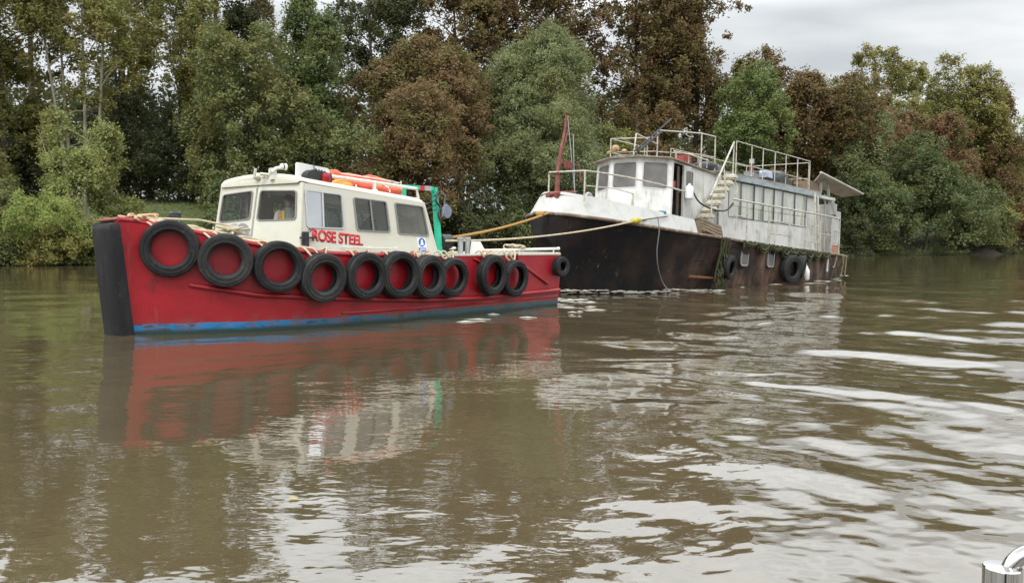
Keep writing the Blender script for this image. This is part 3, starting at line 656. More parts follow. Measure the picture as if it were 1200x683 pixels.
for s in np.concatenate([np.linspace(-4.42, -2, 16), np.linspace(-1.7, 15, 36), np.linspace(15.4, 19.3, 14)]):
    zw = .042*s; zr = bz(s); b, w = bhb(s), bwl(s); row = []
    keel = ip(s, [-4.42, -3.4, -2.6, 0, 16, 18.3, 19.3], [1.75, .45, -.5, -1.0, -.6, .5, 1.3])
    for fz in (0, .12, .3, .5, .7, .85, .95, 1.0):
        z = keel+(zr-keel)*fz
        t = max(0., min(1., (z-zw)/(zr-zw)))
        n = w+(b-w)*(t**1.35) if z >= zw else w*max(.0, 1-((zw-z)/max(zw-keel, .05))**2.5)
        row.append((s, n, z))
    row = [(s, 0, keel-.01)]+row
    rows.append([(a, -n, z) for a, n, z in reversed(row[1:])]+row)
h.loft(rows); k_ = len(rows[0]); h.add(rows[0], [tuple(range(k_))]); h.add(rows[-1], [tuple(range(k_))])
h.build('hull', m_bhull, barge, 40)
k = MB()
for sd in (1, -1): k.tube([(s, sd*(bhb(s)+.02), bz(s)-.01) for s in np.linspace(-4.40, 19.2, 70)], .055, 8)
k.tube([(-4.42, n, bz(-4.4)) for n in np.linspace(-.25, .25, 5)], .055, 8)
k.build('rubbing_rail', M('rusty rubbing rail', (.17, .12, .085), [((.30, .27, .22), 4., .5, .65), ((.06, .05, .04), 7., .55, .7)], rough=.85), barge, 60)
k = MB(); k.tube([(s, (bwl(s)*.5+bhb(s)*.5)+.02, .62+.042*s*0-.03*s) for s in np.linspace(1.3, 3.4, 8)], .05, 6); k.build('hull_stringer', m_rust, barge, 60)
d = MB(); ss = np.linspace(-4.38, 19.25, 50)
d.loft([[(s, -bhb(s)+.03, bz(s)-.03), (s, 0, bz(s)+.02), (s, bhb(s)-.03, bz(s)-.03)] for s in ss]); d.build('deck', m_bdeck, barge, 60)
# bow bulwark, leaning in
k = MB(); prof = []
path = [(s, -bhb(s)) for s in np.linspace(1.3, -4.2, 26)]+[(-4.38, n) for n in np.linspace(-.3, .3, 5)]+[(s, bhb(s)) for s in np.linspace(-4.2, 1.3, 26)]
rows = []
for s, n in path:
    hgt = ip(s, [-4.7, -3, 1.3], [.72, .68, .50]); i1 = ip(s, [-4.7, -3, 1.3], [.50, .36, .20]); L = math.hypot(s+1.5, n*1.6) if s < -1.5 else abs(n)
    ds, dn = ((s+1.5)/L, n*1.6/L) if s < -1.5 else (0, math.copysign(1, n))
    z = bz(s)
    rows.append([(s-ds*.03, n-dn*.03, z), (s-ds*i1, n-dn*i1, z+hgt), (s-ds*(i1+.06), n-dn*(i1+.06), z+hgt), (s-ds*.1, n-dn*.1, z)])
k.loft(rows, True, True); k.build('bulwark', m_bbul, barge, 50)
# foredeck level with bulwark top
_in = lambda s: ip(s, [-4.7, -3, 1.3], [.56, .42, .26])
k = MB(); k.loft([[(s, -max(bhb(s)-_in(s), .02), bz(s)+ip(s, [-4.7, -3, 1.3], [.72, .68, .50])-.04), (s, 0, bz(s)+ip(s, [-4.7, -3, 1.3], [.74, .70, .52])), (s, max(bhb(s)-_in(s), .02), bz(s)+ip(s, [-4.7, -3, 1.3], [.72, .68, .50])-.04)] for s in np.linspace(-4.0, 1.3, 14)]); k.build('foredeck', m_bwhite, barge, 60)

# ---- wheelhouse: raked three-faced front, doorway on the port side
def wht(s): return ip(s, [.2, .8, 3.9], [4.70, 4.62, 4.40])
base = [(.18, -.62), (.18, .62), (.72, 1.62), (3.95, 1.62)]
wz0 = 2.45
wb = MB()
def bpanel(A, B, Cc, D, holes, r=.1, th=.05, mb=wb):
    f = bil(A, B, Cc, D); hs = []; ret = []
    for hh in holes:
        q, su, sv = uvround(f, hh, r); hs.append(q); ret.append((f, q, su, sv))
    mb.plate([(0, 0), (1, 0), (1, 1), (0, 1)], hs, f, th); return ret
bw = []
rk = .13
def top(p, dz=0): return (p[0]+(rk if p[0] < 1 else 0), p[1]*.97, wht(p[0])+dz)
def bot(p): return (p[0], p[1], wz0)
def face(a, b, holes, mm=False):
    if mm: a, b = (b[0], -b[1]), (a[0], -a[1])
    return bpanel(bot(a), bot(b), top(b), top(a), holes)
bw += face(base[0], base[1], [[(.09, .52), (.91, .52), (.91, .93), (.09, .93)]])
bw += face(base[1], base[2], [[(.10, .52), (.88, .50), (.88, .93), (.10, .93)]])
bw += face(base[1], base[2], [[(.12, .50), (.90, .52), (.90, .93), (.12, .93)]], True)
# port side with doorway (open at its foot) and a window panel
fA, fB = base[2], base[3]
W = fB[0]-fA[0]
door = [(.03, .06), (.25, .06), (.25, .95), (.035, .95)]
pw = [(.34, .42), (.47, .42), (.47, .90), (.34, .90)]
r_ = bpanel(bot(fA), bot(fB), top(fB), top(fA), [door, pw], .04); doorp = r_[0]; bw.append(r_[1])
bpanel(bot((fB[0], -fB[1])), bot((fA[0], -fA[1])), top((fA[0], -fA[1])), top((fB[0], -fB[1])), [])
wb.build('wheelhouse', m_bwhite, barge, 35)
for f, q, su, sv in bw: window(f, q, su, sv, 'wheelhouse_window', barge, m_bbul, m_bglass, fw=.05, out=.012)
k = MB(); rows = []
for s, hw in [(.12, .68), (.62, 1.64), (.95, 1.69), (2., 1.69), (4.0, 1.68)]:
    tp = [(s, a*hw, wht(s)+.015+.07*(1-a*a)) for a in np.linspace(-1, 1, 9)]; rows.append(tp+[(a, n, wht(s)-.02) for a, n, z in reversed(tp)])
k.loft(rows, True, True); k.build('wheelhouse_roof', m_broof, barge, 40)
# inside of the doorway: dark room box, brown door leaf, shelf
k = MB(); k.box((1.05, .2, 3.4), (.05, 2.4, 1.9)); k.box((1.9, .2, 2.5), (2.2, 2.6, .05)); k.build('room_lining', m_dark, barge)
k = MB(); k.hexa([(1.12, 1.60, 2.58), (1.38, 1.52, 2.58), (1.38, 1.56, 2.58), (1.12, 1.63, 2.58), (1.12, 1.60, 4.40), (1.38, 1.52, 4.40), (1.38, 1.56, 4.40), (1.12, 1.63, 4.40)]); k.box((1.25, 1.62, 3.5), (.1, .04, .06)); k.build('door', m_doorw, barge)
k = MB(); k.box((1.0, 1.56, 3.75), (.16, .04, .24)); k.build('notice', m_redbox, barge)
k = MB(); k.box((1.72, 1.68, 3.5), (.5, .04, 1.9), .01); k.build('door_panel', m_bbul, barge)
k = MB(); k.plate(rrect([(1.60, 3.42), (1.92, 3.42), (1.92, 4.28), (1.60, 4.28)], .06), [], lambda a, b: (a, 1.715, b), .01, (0, 1, 0)); k.build('door_pane', m_bglass, barge)
# small marks on the wall (pale illegible stencil blocks)
# ---- main cabin
cn = 1.78; c0, c1 = 3.95, 13.3; cb = MB()
zt = 4.46; zb_ = 1.9
f = bil((c0, cn, zb_), (c1, cn, zb_), (c1, cn-.05, zt), (c0, cn-.05, zt))
wl0, wl1, wz_0, wz_1 = 4.72, 12.15, 2.86, 4.26
U = lambda s: (s-c0)/(c1-c0); V = lambda z: (z-zb_)/(zt-zb_)
q, su, sv = uvround(f, [(U(wl0), V(wz_0)), (U(wl1), V(wz_0)), (U(wl1), V(wz_1)), (U(wl0), V(wz_1))], .03)
cb.plate([(0, 0), (1, 0), (1, 1), (0, 1)], [q], f, .06)
f2 = bil((c1, -cn, zb_), (c0, -cn, zb_), (c0, -cn+.05, zt), (c1, -cn+.05, zt)); cb.plate([(0, 0), (1, 0), (1, 1), (0, 1)], [], f2, .06)
f3 = bil((c0, -cn, zb_), (c0, cn, zb_), (c0, cn-.05, zt), (c0, -cn+.05, zt)); cb.plate([(0, 0), (1, 0), (1, 1), (0, 1)], [], f3, .06)
f4 = bil((c1, cn, zb_), (c1, -cn, zb_), (c1, -cn+.05, zt), (c1, cn-.05, zt)); cb.plate([(0, 0), (1, 0), (1, 1), (0, 1)], [], f4, .06)
cb.build('cabin', m_bwhite, barge)
k = MB(); k.box(((c0+c1)/2+.1, 0, zt+.04), (c1-c0+.3, 2*cn+.16, .09), .02); k.build('cabin_roof', m_broof, barge)
k = MB(); k.box(((wl0+c1)/2-.2, cn+.05, 4.38), (c1-wl0+.6, .08, .24), .01); k.build('fascia', m_bfascia, barge)
edges = [4.72, 5.75, 6.9, 7.75, 8.75, 9.6, 10.85, 12.15]
rs = random.Random(5)
for i, (a, b) in enumerate(zip(edges[:-1], edges[1:])):
    fr = MB(); fw = .035
    for (x0, x1, z0, z1) in ((a, a+fw, wz_0, wz_1), (b-fw, b, wz_0, wz_1), (a+fw, b-fw, wz_0, wz_0+fw), (a+fw, b-fw, wz_1-fw, wz_1)): fr.box(((x0+x1)/2, cn-.03, (z0+z1)/2), (x1-x0, .05, z1-z0))
    w = fr.build('cabin_window', m_dark if i % 2 else m_greybox, barge)
    g = MB(); g.box(((a+b)/2, cn-.02, (wz_0+wz_1)/2), (b-a-2*fw, .006, wz_1-wz_0-2*fw)); g.build('pane', m_glass_clear, w)
    cu = MB(); ph = rs.random()*6; ww = b-a-.04; fr_ = 9+rs.random()*5
    rows = [[(a+.02+ww*t, cn-.11+.025*math.sin(fr_*t*ww*3+ph)+.012*math.sin(23*t+ph), z) for t in np.linspace(0, 1, 44)] for z in (wz_0+.01, wz_1)]
    if i == 2: rows = [[(p[0] if j < 20 else p[0]+.10, p[1], p[2]) for j, p in enumerate(r)] for r in rows]
    cu.loft(rows); cu.build('curtain', m_curt, w, 60)
# staircase: six thick worn treads climbing aft beside the wheelhouse
st = MB(); st.plate([(2.45, 2.5), (2.72, 2.42), (4.62, 4.18), (4.4, 4.35)], [], lambda a, b: (a, 1.78, b), .06, (0, 1, 0)); stair = st.build('staircase', m_bwhite, barge)
for i in range(7):
    k = MB(); k.box((2.60+i*.285, 1.98, 2.74+i*.262), (.36, .54, .20), .06); k.build('step', m_stair, stair, 50)
k = MB(); k.tube([(2.42, 2.28, 2.75), (2.42, 2.28, 3.55)], .028, 6); k.tube([(2.3, 2.28, 3.42), (4.45, 2.05, 5.62)], .035, 8); k.tube([(4.42, 2.05, 4.4), (4.45, 2.05, 5.62)], .028, 6); k.tube([(3.5, 2.28, 3.6), (3.5, 2.15, 4.65)], .025, 6); k.tube(smooth_path([(4.4, 2.1, 4.3), (4.3, 2.3, 3.9), (4.1, 2.35, 3.6)], 5), .025, 6); k.build('stair_rail', m_brail, barge, 60)
# open bracing seen beside the stair foot
# ---- upper railings
def railing(name, pts, zt_, zb, mids, r=.028, posts=None):
    r *= .85
    k = MB(); k.tube([(s, n, zt_) for s, n in pts], r, 8)
    for z in mids: k.tube([(s, n, z) for s, n in pts], r*.8, 6)
    for s, n in (posts or pts): k.tube([(s, n, zb), (s, n, zt_)], r, 8)
    return k.build(name, m_brail, barge, 60)
railing('roof_railing', [(5.75, 1.5), (7.1, 1.5), (8.14, 1.5), (9.25, 1.52), (10.3, 1.54), (11.5, 1.55), (12.85, 1.55)], 5.86, 4.52, [5.02], .026)
railing('roof_railing', [(5.9, -1.5), (8.2, -1.5), (10.6, -1.5), (12.85, -1.5), (12.85, 1.5)], 5.80, 4.52, [5.1], .022)
railing('roof_railing', [(1.95, .27), (3.4, 1.27), (4.38, 1.31)], 5.86, 4.6, [5.08], .030)
railing('roof_railing', [(1.95, .27), (1.4, -1.4), (3.9, -1.5)], 5.6, 4.7, [5.1], .026)
k = MB(); k.tube([(1.3, 1.35, 4.95), (2.4, 1.4, 4.95), (3.7, 1.42, 4.88)], .026, 6)
for s in (1.4, 2.3, 3.1, 3.65): k.tube([(s, 1.38, 4.6), (s, 1.38, 4.95)], .022, 6)
k.tube([(.5, .2, 4.8), (.55, .25, 5.55), (1.95, .27, 5.35)], .03, 6); k.tube([(.9, .5, 4.75), (.9, .5, 5.45)], .026, 6)
k.build('low_rail', m_brail, barge, 60)
k = MB(); k.tube([(.0, .55, 4.85), (1.1, .55, 5.5), (2.45, .52, 6.32)], .03, 8); k.tube([(.15, .6, 4.85), (1.6, .62, 5.72)], .045, 8); k.build('roof_pole', m_black, barge, 60)
# ---- side handrail on port deck edge
hn = lambda s: bhb(s)-.10
def hz(s): return ip(s, [3.8, 9, 15.3], [3.44, 3.42, 3.42])
k = MB(); k.tube([(s, hn(s), hz(s)) for s in np.linspace(3.8, 15.3, 24)], .035, 8)
posts = [5.0, 6.9, 8.9, 10.6, 12.3, 13.9, 15.3]
for s in posts: k.tube([(s, hn(s), bz(s)), (s, hn(s), hz(s))], .03, 8)
for a, b, z in ((3.9, 5.0, 2.85), (4.0, 5.0, 2.85), (6.9, 8.8, 2.85), (6.9, 8.85, 2.35), (8.9, 10.6, 2.8), (10.6, 12.2, 2.9), (10.6, 12.2, 2.2), (13.9, 15.3, 2.85), (13.9, 15.3, 2.3), (12.3, 13.9, 2.6)): k.tube([(a, hn(a), z), (b, hn(b), z)], .022, 6)
for s in (4.1, 7.7, 8.85, 11.4, 14.5, 14.8): k.tube([(s, hn(s), 2.3), (s, hn(s), 2.88)], .022, 6)
k.build('side_handrail', m_brail, barge, 60)
k = MB(); k.tube([(8.8, hn(8.8)+.03, 2.35), (8.8, hn(8.8)+.03, 3.3)], .03, 6); k.tube([(12.35, 2.15, 1.8), (12.4, 2.0, 4.4)], .05, 6); k.tube([(12.75, 2.1, 1.8), (12.75, 2.0, 4.3)], .05, 6); k.build('rusty_post', m_brail, barge, 60)
# ---- bow railing
def bt(s, i=.22): return (s, bhb(s)-i, bz(s)+ip(s, [-4.7, -3, 1.3], [.72, .68, .50]))
k = MB(); tops = [(-4.35, .30, 3.88), (-4.42, -.3, 3.88), (-3.9, -1.0, 3.88), (-2.3, -1.65, 3.84)]
k.tube([(-3.85, -.13, 3.76), (-3.71, 1.17, 3.76), (-2.9, 1.42, 3.74), (-1.92, 1.62, 3.70), (-.6, 2.0, 3.58), (.65, 2.22, 3.44)], .028, 8)
for s, n, z in ((-3.85, -.13, 3.76), (-3.71, 1.17, 3.76), (-1.75, 1.68, 3.2)): k.tube([(s, n, 2.82), (s, n, z)], .028, 8)
k.tube([(-3.71, 1.17, 3.3), (-2.6, 1.5, 3.3), (-1.75, 1.68, 3.2)], .018, 6)
k.build('bow_railing', m_brail, barge, 60)
# ---- derrick on the bow
k = MB(); k.tube([(-3.75, .12, 2.9), (-3.72, .12, 3.9), (-3.55, .12, 4.6)], .12, 10, True, [.085, .07, .055]); k.tube([(-3.6, .12, 4.45), (-3.38, .1, 5.2), (-3.34, .1, 5.68)], .07, 8, True, [.05, .042, .03])
k.tube([(-3.5, .16, 4.6), (-3.27, .14, 5.2), (-3.24, .14, 5.5)], .022, 6); k.box((-3.78, .12, 3.0), (.5, .5, .2), .03); k.tube([(-4.1, .1, 3.05), (-3.4, .6, 3.12)], .07, 8)
k.box((-3.5, .35, 4.0), (.3, .14, .26), .03); k.tube([(-3.6, .2, 4.15), (-3.1, .5, 4.0), (-3.05, .52, 3.5)], .03, 6); k.ball((-3.34, .1, 5.7), .06, 10)
k.build('derrick', m_derrick, barge, 50)
k = MB(); k.tube([(-3.35, .4, 5.0), (-3.3, .5, 3.0)], .012, 5); k.tube([(-3.3, .12, 5.6), (-3.3, .5, 3.1)], .01, 5); k.lathe([(.16+.05*math.cos(t), .05*math.sin(t)) for t in np.linspace(0, 6.283, 9)[:-1]], (-2.9, .75, 2.98), 'n', 16, True); k.build('derrick_wire', m_steelg, barge, 60)
# ---- aft shelter
k = MB(); k.box((13.0, 1.7, 3.1), (.5, .05, 2.4)); k.box((13.35, 1.6, 3.0), (.06, .1, 2.6)); k.box((14.2, 1.75, 4.34), (2.3, .12, .14), .01); k.box((14.4, .6, 4.36), (1.9, .1, .12)); k.box((16.1, .2, 3.0), (.06, 2.8, 2.4))
k.build('aft_frame', m_bwhite, barge)
k = MB(); k.box((13.6, 1.62, 3.0), (.08, .08, 2.6)); k.box((14.6, 1.62, 3.05), (.07, .07, 2.6)); k.box((15.0, 1.5, 3.6), (.1, .06, 1.9), 0, 0, 0, R(-12)); k.box((14.9, 1.62, 4.85), (.10, .10, .75), 0, 0, 0, R(-14)); k.box((14.2, 1.55, 4.75), (.10, .10, .75), 0, 0, 0, R(12)); k.build('aft_timber', m_board, barge)
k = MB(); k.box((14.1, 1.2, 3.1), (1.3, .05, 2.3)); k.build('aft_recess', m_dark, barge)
k = MB(); k.hexa([(15.3, 1.74, 1.8), (16.3, 1.70, 1.8), (16.3, 1.62, 1.8), (15.3, 1.66, 1.8), (15.3, 1.74, 2.2), (16.3, 1.70, 2.2), (16.3, 1.62, 2.2), (15.3, 1.66, 2.2)]); k.build('patch_board', m_terr, barge)
k = MB(); k.box((15.8, 1.70, 3.02), (1.05, .07, 1.62), .01); k.build('aft_panel', m_bbul, barge)
k = MB(); k.loft([[(14.5+.9*t+.06*math.sin(9*t), 1.72-.1*math.sin(7*t), 4.5-.25*t), (15.0+.95*t, 1.76-.06*math.sin(11*t), 3.55+.1*math.sin(5*t))] for t in np.linspace(0, 1, 14)]); k.build('hanging_sheet', M('torn grey sheet', (.42, .41, .39), [((.30, .29, .28), 4., .45, .7, (1, 1, .3))], rough=.8), barge, 60)
k = MB(); k.hexa([(12.9, 2.05, 5.30), (18.2, 2.05, 4.80), (18.6, .9, 4.74), (15.0, .8, 5.04), (12.9, 2.05, 5.36), (18.2, 2.05, 4.86), (18.6, .9, 4.80), (15.0, .8, 5.10)]); k.tube([(12.8, 2.07, 5.34), (18.25, 2.07, 4.83)], .05, 6); k.build('lean_to_roof', m_board, barge)
k = MB(); k.box((13.4, 1.2, 4.78), (1.1, .8, .5), .05); k.build('roof_locker', m_bwood, barge)
# ---- portholes
for s in (5.0, 7.15):
    k = MB(); nn = bhb(s)*.62+bwl(s)*.38+.03; z0 = 1.36
    pr = rrect([(s-.3, z0-.34), (s+.3, z0-.34), (s+.32, z0+.34), (s-.32, z0+.34)], .14, 5)
    k.plate(pr, [inset(pr, .055)], lambda a, b: (a, bhb(s)*(.55+.13*(b-z0))+bwl(s)*(.45-.13*(b-z0))+.05, b), .05, (0, 1, 0)); w = k.build('porthole', m_steelg, barge)
    k = MB(); k.plate(inset(pr, .05), [], lambda a, b: (a, bhb(s)*(.55+.13*(b-z0))+bwl(s)*(.45-.13*(b-z0))+.035, b), .03, (0, 1, 0)); k.build('pane', m_bglass, w)
k = MB(); k.tube([(9.2, .5, 4.5), (9.2, .5, 5.42)], .10, 12); k.build('flue', m_chim, barge, 60)
k = MB(); k.tube([(9.2, .5, 5.42), (9.2, .5, 5.62)], .105, 12); k.build('flue_cap', m_steelg, barge, 60)
k = MB(); k.ball((-.35, .0, 4.93), (.16, .14, .13), 12); k.ball((-.1, .2, 4.86), (.12, .1, .08), 10); k.tube([(-.55, -.2, 4.78), (-.3, 0, 4.86)], .05, 6); k.build('deck_lamp', M('rusty pale lamp', (.45, .30, .17), [((.2, .1, .05), 8., .5, .7)], rough=.7), barge, 60)

# ---- loose things on the houseboat
def loose(mb, name, mat, label, cat, s, n, z, group=None, smooth=40):
    o = mb.build(name, mat, None, smooth); o.matrix_world = onboat(BARGE, s, n, z); tag(o, label, cat, group); return o
def lump(size, seed, n=22):
    k = MB(); r_ = random.Random(seed); ph = [r_.random()*6 for _ in range(6)]; rows = []
    for i in range(n//2+1):
        t = i/(n//2); row = []
        for j in range(n):
            a = 2*math.pi*j/n; q = 1+.16*math.sin(3*a+ph[0]+3*t)+.1*math.sin(5*a+ph[1])+.08*math.sin(8*a+ph[2]-4*t)
            rr = math.sin(math.pi/2*(1-t**1.6))**.55*q if t < 1 else 0
            row.append((size[0]*rr*math.cos(a), size[1]*rr*math.sin(a), size[2]*(math.sin(t*math.pi/2)+.07*math.sin(4*a+ph[3])*(1-t))))
        rows.append(row)
    k.loft(rows, True, True); return k
loose(lump((1.3, .6, .62), 1), 'tarpaulin', m_tarp, 'black tarpaulin heap inside the aft roof railing of the houseboat', 'tarpaulin', 10.2, .95, 4.55)
loose(lump((.8, .45, .42), 2), 'tarpaulin', m_tarp, 'low dark tarpaulin beside the stair head on the houseboat roof', 'tarpaulin', 4.6, .9, 4.52)
k = MB(); k.box((0, 0, .2), (.7, .5, .4), .03); k.box((.05, 0, .43), (.75, .55, .05), .01); loose(k, 'storage_box', m_greybox, 'grey storage box in front of the rusty flue on the cabin roof', 'box', 8.4, .95, 4.52)
loose(lump((.4, .3, .3), 5), 'cloth_bundle', M('pale blue cloth', (.35, .42, .55), [((.5, .5, .52), 5., .5, .7)], rough=.9), 'pale blue cloth bundle by the flue behind the roof railing', 'cloth', 8.9, 1.2, 4.75)
k = MB(); k.box((0, 0, .15), (.55, .4, .3), .04); loose(k, 'storage_box', m_redbox, 'faded red box behind the low rail on the wheelhouse roof', 'box', 2.6, 1.0, 4.66)
k = MB(); k.box((0, 0, .25), (.5, .45, .5), .03); k.box((.6, .1, .16), (.6, .5, .32), .05, R(20)); loose(k, 'roof_clutter', m_tarp, 'dark crates standing at the aft end of the cabin roof', 'crate', 12.0, .6, 4.52)
k = MB(); k.lathe([(0, 0), (.14, 0), (.15, .05), (.15, .36), (.12, .43), (.05, .46), (.05, .52), (0, .52)], (0, 0, 0), 'z', 18); loose(k, 'gas_bottle', m_foamp, 'white bottle standing against the open wheelhouse door', 'bottle', 1.55, 1.86, 3.30)
k = MB(); k.lathe([(0, 0), (.10, 0), (.13, .04), (.13, .42), (.06, .52), (.05, .6), (0, .6)], (0, 0, 0), 'z', 14); k.tube([(0, 0, .6), (.0, -.05, 1.0)], .015, 5); loose(k, 'bottle_fender', m_plast, 'white plastic bottle hanging as a fender beside the paired tyres', 'bottle', 10.25, 2.62, .55)
# crate of mossy timber hung outside the rail by the stair foot
k = MB()
for i in range(4): k.box((0, .0, .12+.125*i), (1.55, .07, .11), .01)
for i in range(4): k.box((0, -.12-.12*i, .55), (1.55, .11, .05), .01)
for a in (-.7, .7): k.box((a, -.25, .3), (.08, .55, .55))
o = loose(k, 'timber_crate', m_bwood, 'mossy slatted timber crate tilted on the deck edge below the stairs', 'crate', 2.3, 2.42, 1.98); o.matrix_world = onboat(BARGE, 2.25, 2.48, 2.0) @ Matrix.Rotation(R(9), 4, 'Y') @ Matrix.Rotation(R(-18), 4, 'X')
k = lump((.22, .15, .12), 8); loose(k, 'cloth_bundle', m_bluecl, 'small dark blue cloth lying on the white bow bulwark', 'cloth', -.3, 1.9, 2.62)
# tyres
for s, z, r_, nn, lab, yw in ((8.45, .98, .56, .10, 'large chunky tyre on the houseboat hull, larger of the aft pair', -14), (9.35, 1.10, .46, .16, 'thinner tyre on the houseboat hull, aft of the chunky one', 16), (3.5, .95, .44, -.10, 'dark tyre hanging behind the weedy ropes on the houseboat hull', 5)):
    o = tyre_mesh(r_, r_*.52, .30).build('tyre_fender', m_rubber2, None, 40)
    o.matrix_world = onboat(BARGE, s, bhb(s)*.6+bwl(s)*.4+.22+nn*.5, z) @ Matrix.Rotation(R(yw), 4, 'Z') @ Matrix.Rotation(R(7), 4, 'X'); tag(o, lab, 'tyre fender', 'tyres hung on the houseboat')
# mossy swags along the deck edge
rs = random.Random(9)
sw_ = [(4.4, 5.6, .16), (5.6, 6.6, .34), (6.6, 7.9, .2), (7.7, 8.6, .42), (8.3, 9.5, .30), (9.3, 10.2, .26), (10.1, 11.1, .42), (11.0, 12.0, .36), (12.0, 13.1, .30), (13.0, 14.3, .62), (14.2, 15.6, 1.0), (15.2, 16.6, .95)]
for i, (a, b, dp) in enumerate(sw_):
    k = MB()
    for q in range(2 if i < 9 else 1):
        pts = []
        for t in np.linspace(0, 1, 14):
            s = a+(b-a)*t; pts.append((s, bhb(s)+.09+.02*q, bz(s)-.02-4*dp*(1-.35*q)*t*(1-t)+.03*rs.random()))
        k.tube(smooth_path(pts, 2), .045 if i < 9 else .032, 6)
    if i < 9:
        for j in range(26):
            s = a+(b-a)*rs.random(); L = .08+.22*rs.random()**2; zz = bz(s)+.04-.08*rs.random()
            k.tube([(s, bhb(s)+.06+.06*rs.random(), zz), (s+.04*(rs.random()-.5), bhb(s)+.10, zz-L*.6), (s+.08*(rs.random()-.5), bhb(s)+.08, zz-L)], .03, 5, True, [.045, .035, .012])
    o = k.build('mooring_rope', m_weed if i < 9 else m_bwood, None, 60); o.matrix_world = BARGE
    tag(o, ('mossy rope swag along the houseboat deck edge, %s from the stairs' % (ORD+['tenth'])[i]) if i < 9 else ['bare brown rope loop hanging just aft of the mossy swags', 'deepest hanging rope loop near the houseboat stern', 'last hanging rope loop, round the houseboat stern corner'][i-9], 'rope', 'rope swags along the houseboat')
k = MB(); rs = random.Random(12)
for q in range(5):
    s = 2.7+.16*q+.08*rs.random(); L = 1.1+.75*rs.random()
    pts = [(s+.06*math.sin(j*.9+q), bhb(s)*(1-.09*j/6)+.08, bz(s)+.02-L*j/6) for j in range(7)]
    k.tube(smooth_path(pts, 3), .035, 6)
for j in range(70):
    s = 2.7+.75*rs.random(); t = rs.random()**.7; zz = bz(s)-.5-1.3*t; k.tube([(s, bhb(s)*(1-.09*t)+.1, zz), (s+.1*(rs.random()-.3), bhb(s)*(1-.09*t)+.14, zz-.16)], .03, 4, True, [.03+.03*t, .008])
o = k.build('weedy_rope', m_weed, None, 60); o.matrix_world = BARGE; tag(o, 'bunch of weed-covered ropes hanging down the hull under the timber crate', 'rope')
k = MB(); pts = [(-1.05, bhb(-1)+.0, 2.5), (-1.0, bhb(-1)+.05, 2.05), (-.85, bhb(-.9)-.12, 1.4), (-.5, bhb(-.5)-.32, .8), (.2, bwl(.2)+.25, .3), (.75, bwl(.75)+.2, -.1)]
k.tube(smooth_path(pts, 6), .022, 6); o = k.build('hanging_line', m_greybox, None, 60); o.matrix_world = BARGE; tag(o, 'thin dark line trailing from the white bow bulwark down into the water', 'rope')
k = MB(); k.tube([(12.9, bhb(12.9)+.08, 1.7), (12.88, bhb(12.9)+.06, 1.2), (12.9, bhb(12.9)+.05, .95)], .05, 6); o = k.build('hanging_line', m_bwhite, None, 60); o.matrix_world = BARGE; tag(o, 'short white fender stick hanging from the mossy deck edge', 'fender')
k = MB(); k.tube(smooth_path([(2.0, 1.75, 3.6), (2.05, 2.0, 3.2), (2.6, 2.25, 2.98), (3.4, 2.35, 3.0), (3.9, 2.38, 3.3)], 6), .03, 6); o = k.build('hanging_line', m_black, None, 60); o.matrix_world = BARGE; tag(o, 'dark hose looping from the wheelhouse wall past the stairs', 'hose')

# ---- tow ropes between the boats
def wp(mw, s, n, z): return mw @ Vector((s, -n, z))
def world_rope(name, pts, r, mat, label):
    k = MB(); k.tube([(p.x, -p.y, p.z) for p in pts], r, 8); o = k.build(name, mat, None, 60); tag(o, label, 'tow rope'); return o
a = wp(TUG, 8.44, -.05, 1.80); b = wp(BARGE, -4.40, .30, 2.42)
world_rope('tow_rope', sag(a, b, .10, 24), .036, m_rope_o, 'thick orange tow rope from the green gantry up to the houseboat bow')
a2 = wp(TUG, 8.3, .2, 1.74); kn = wp(BARGE, -2.25, 2.10, 2.28); e1_ = wp(BARGE, .75, 1.70, 2.62); e2_ = wp(BARGE, -.35, 2.16, 2.55)
world_rope('tow_rope', sag(a2, kn, .16, 24), .026, m_rope, 'thin pale tow rope from the green gantry to a knot on the hull side')
world_rope('tow_bridle', [kn, kn.lerp(e1_, .5), e1_], .026, m_rope, 'pale bridle rope from the yellow knot back to the wheelhouse door')
world_rope('tow_bridle', [kn, kn.lerp(e2_, .5), e2_], .022, m_bwood, 'darker bridle rope from the yellow knot up to the blue cloth')
k = MB(); k.ball((kn.x, -kn.y, kn.z), (.17, .12, .10), 12); k.ball((kn.x+.12, -kn.y, kn.z+.03), (.1, .1, .09), 10); o = k.build('rope_knot', M('yellow knot', (.50, .42, .06), [((.35, .28, .05), 9., .5, .7)], rough=.9, bump=.6, bscale=40.), None, 60); tag(o, 'yellow knot in the pale tow rope against the black hull', 'knot')
k = MB(); k.ball((b.x-.25, -(b.y-.25), b.z-.03), (.14, .12, .10), 12); o = k.build('rope_knot', m_rope_o, None, 60); tag(o, 'orange knot on the thick tow rope at the houseboat bow', 'knot')

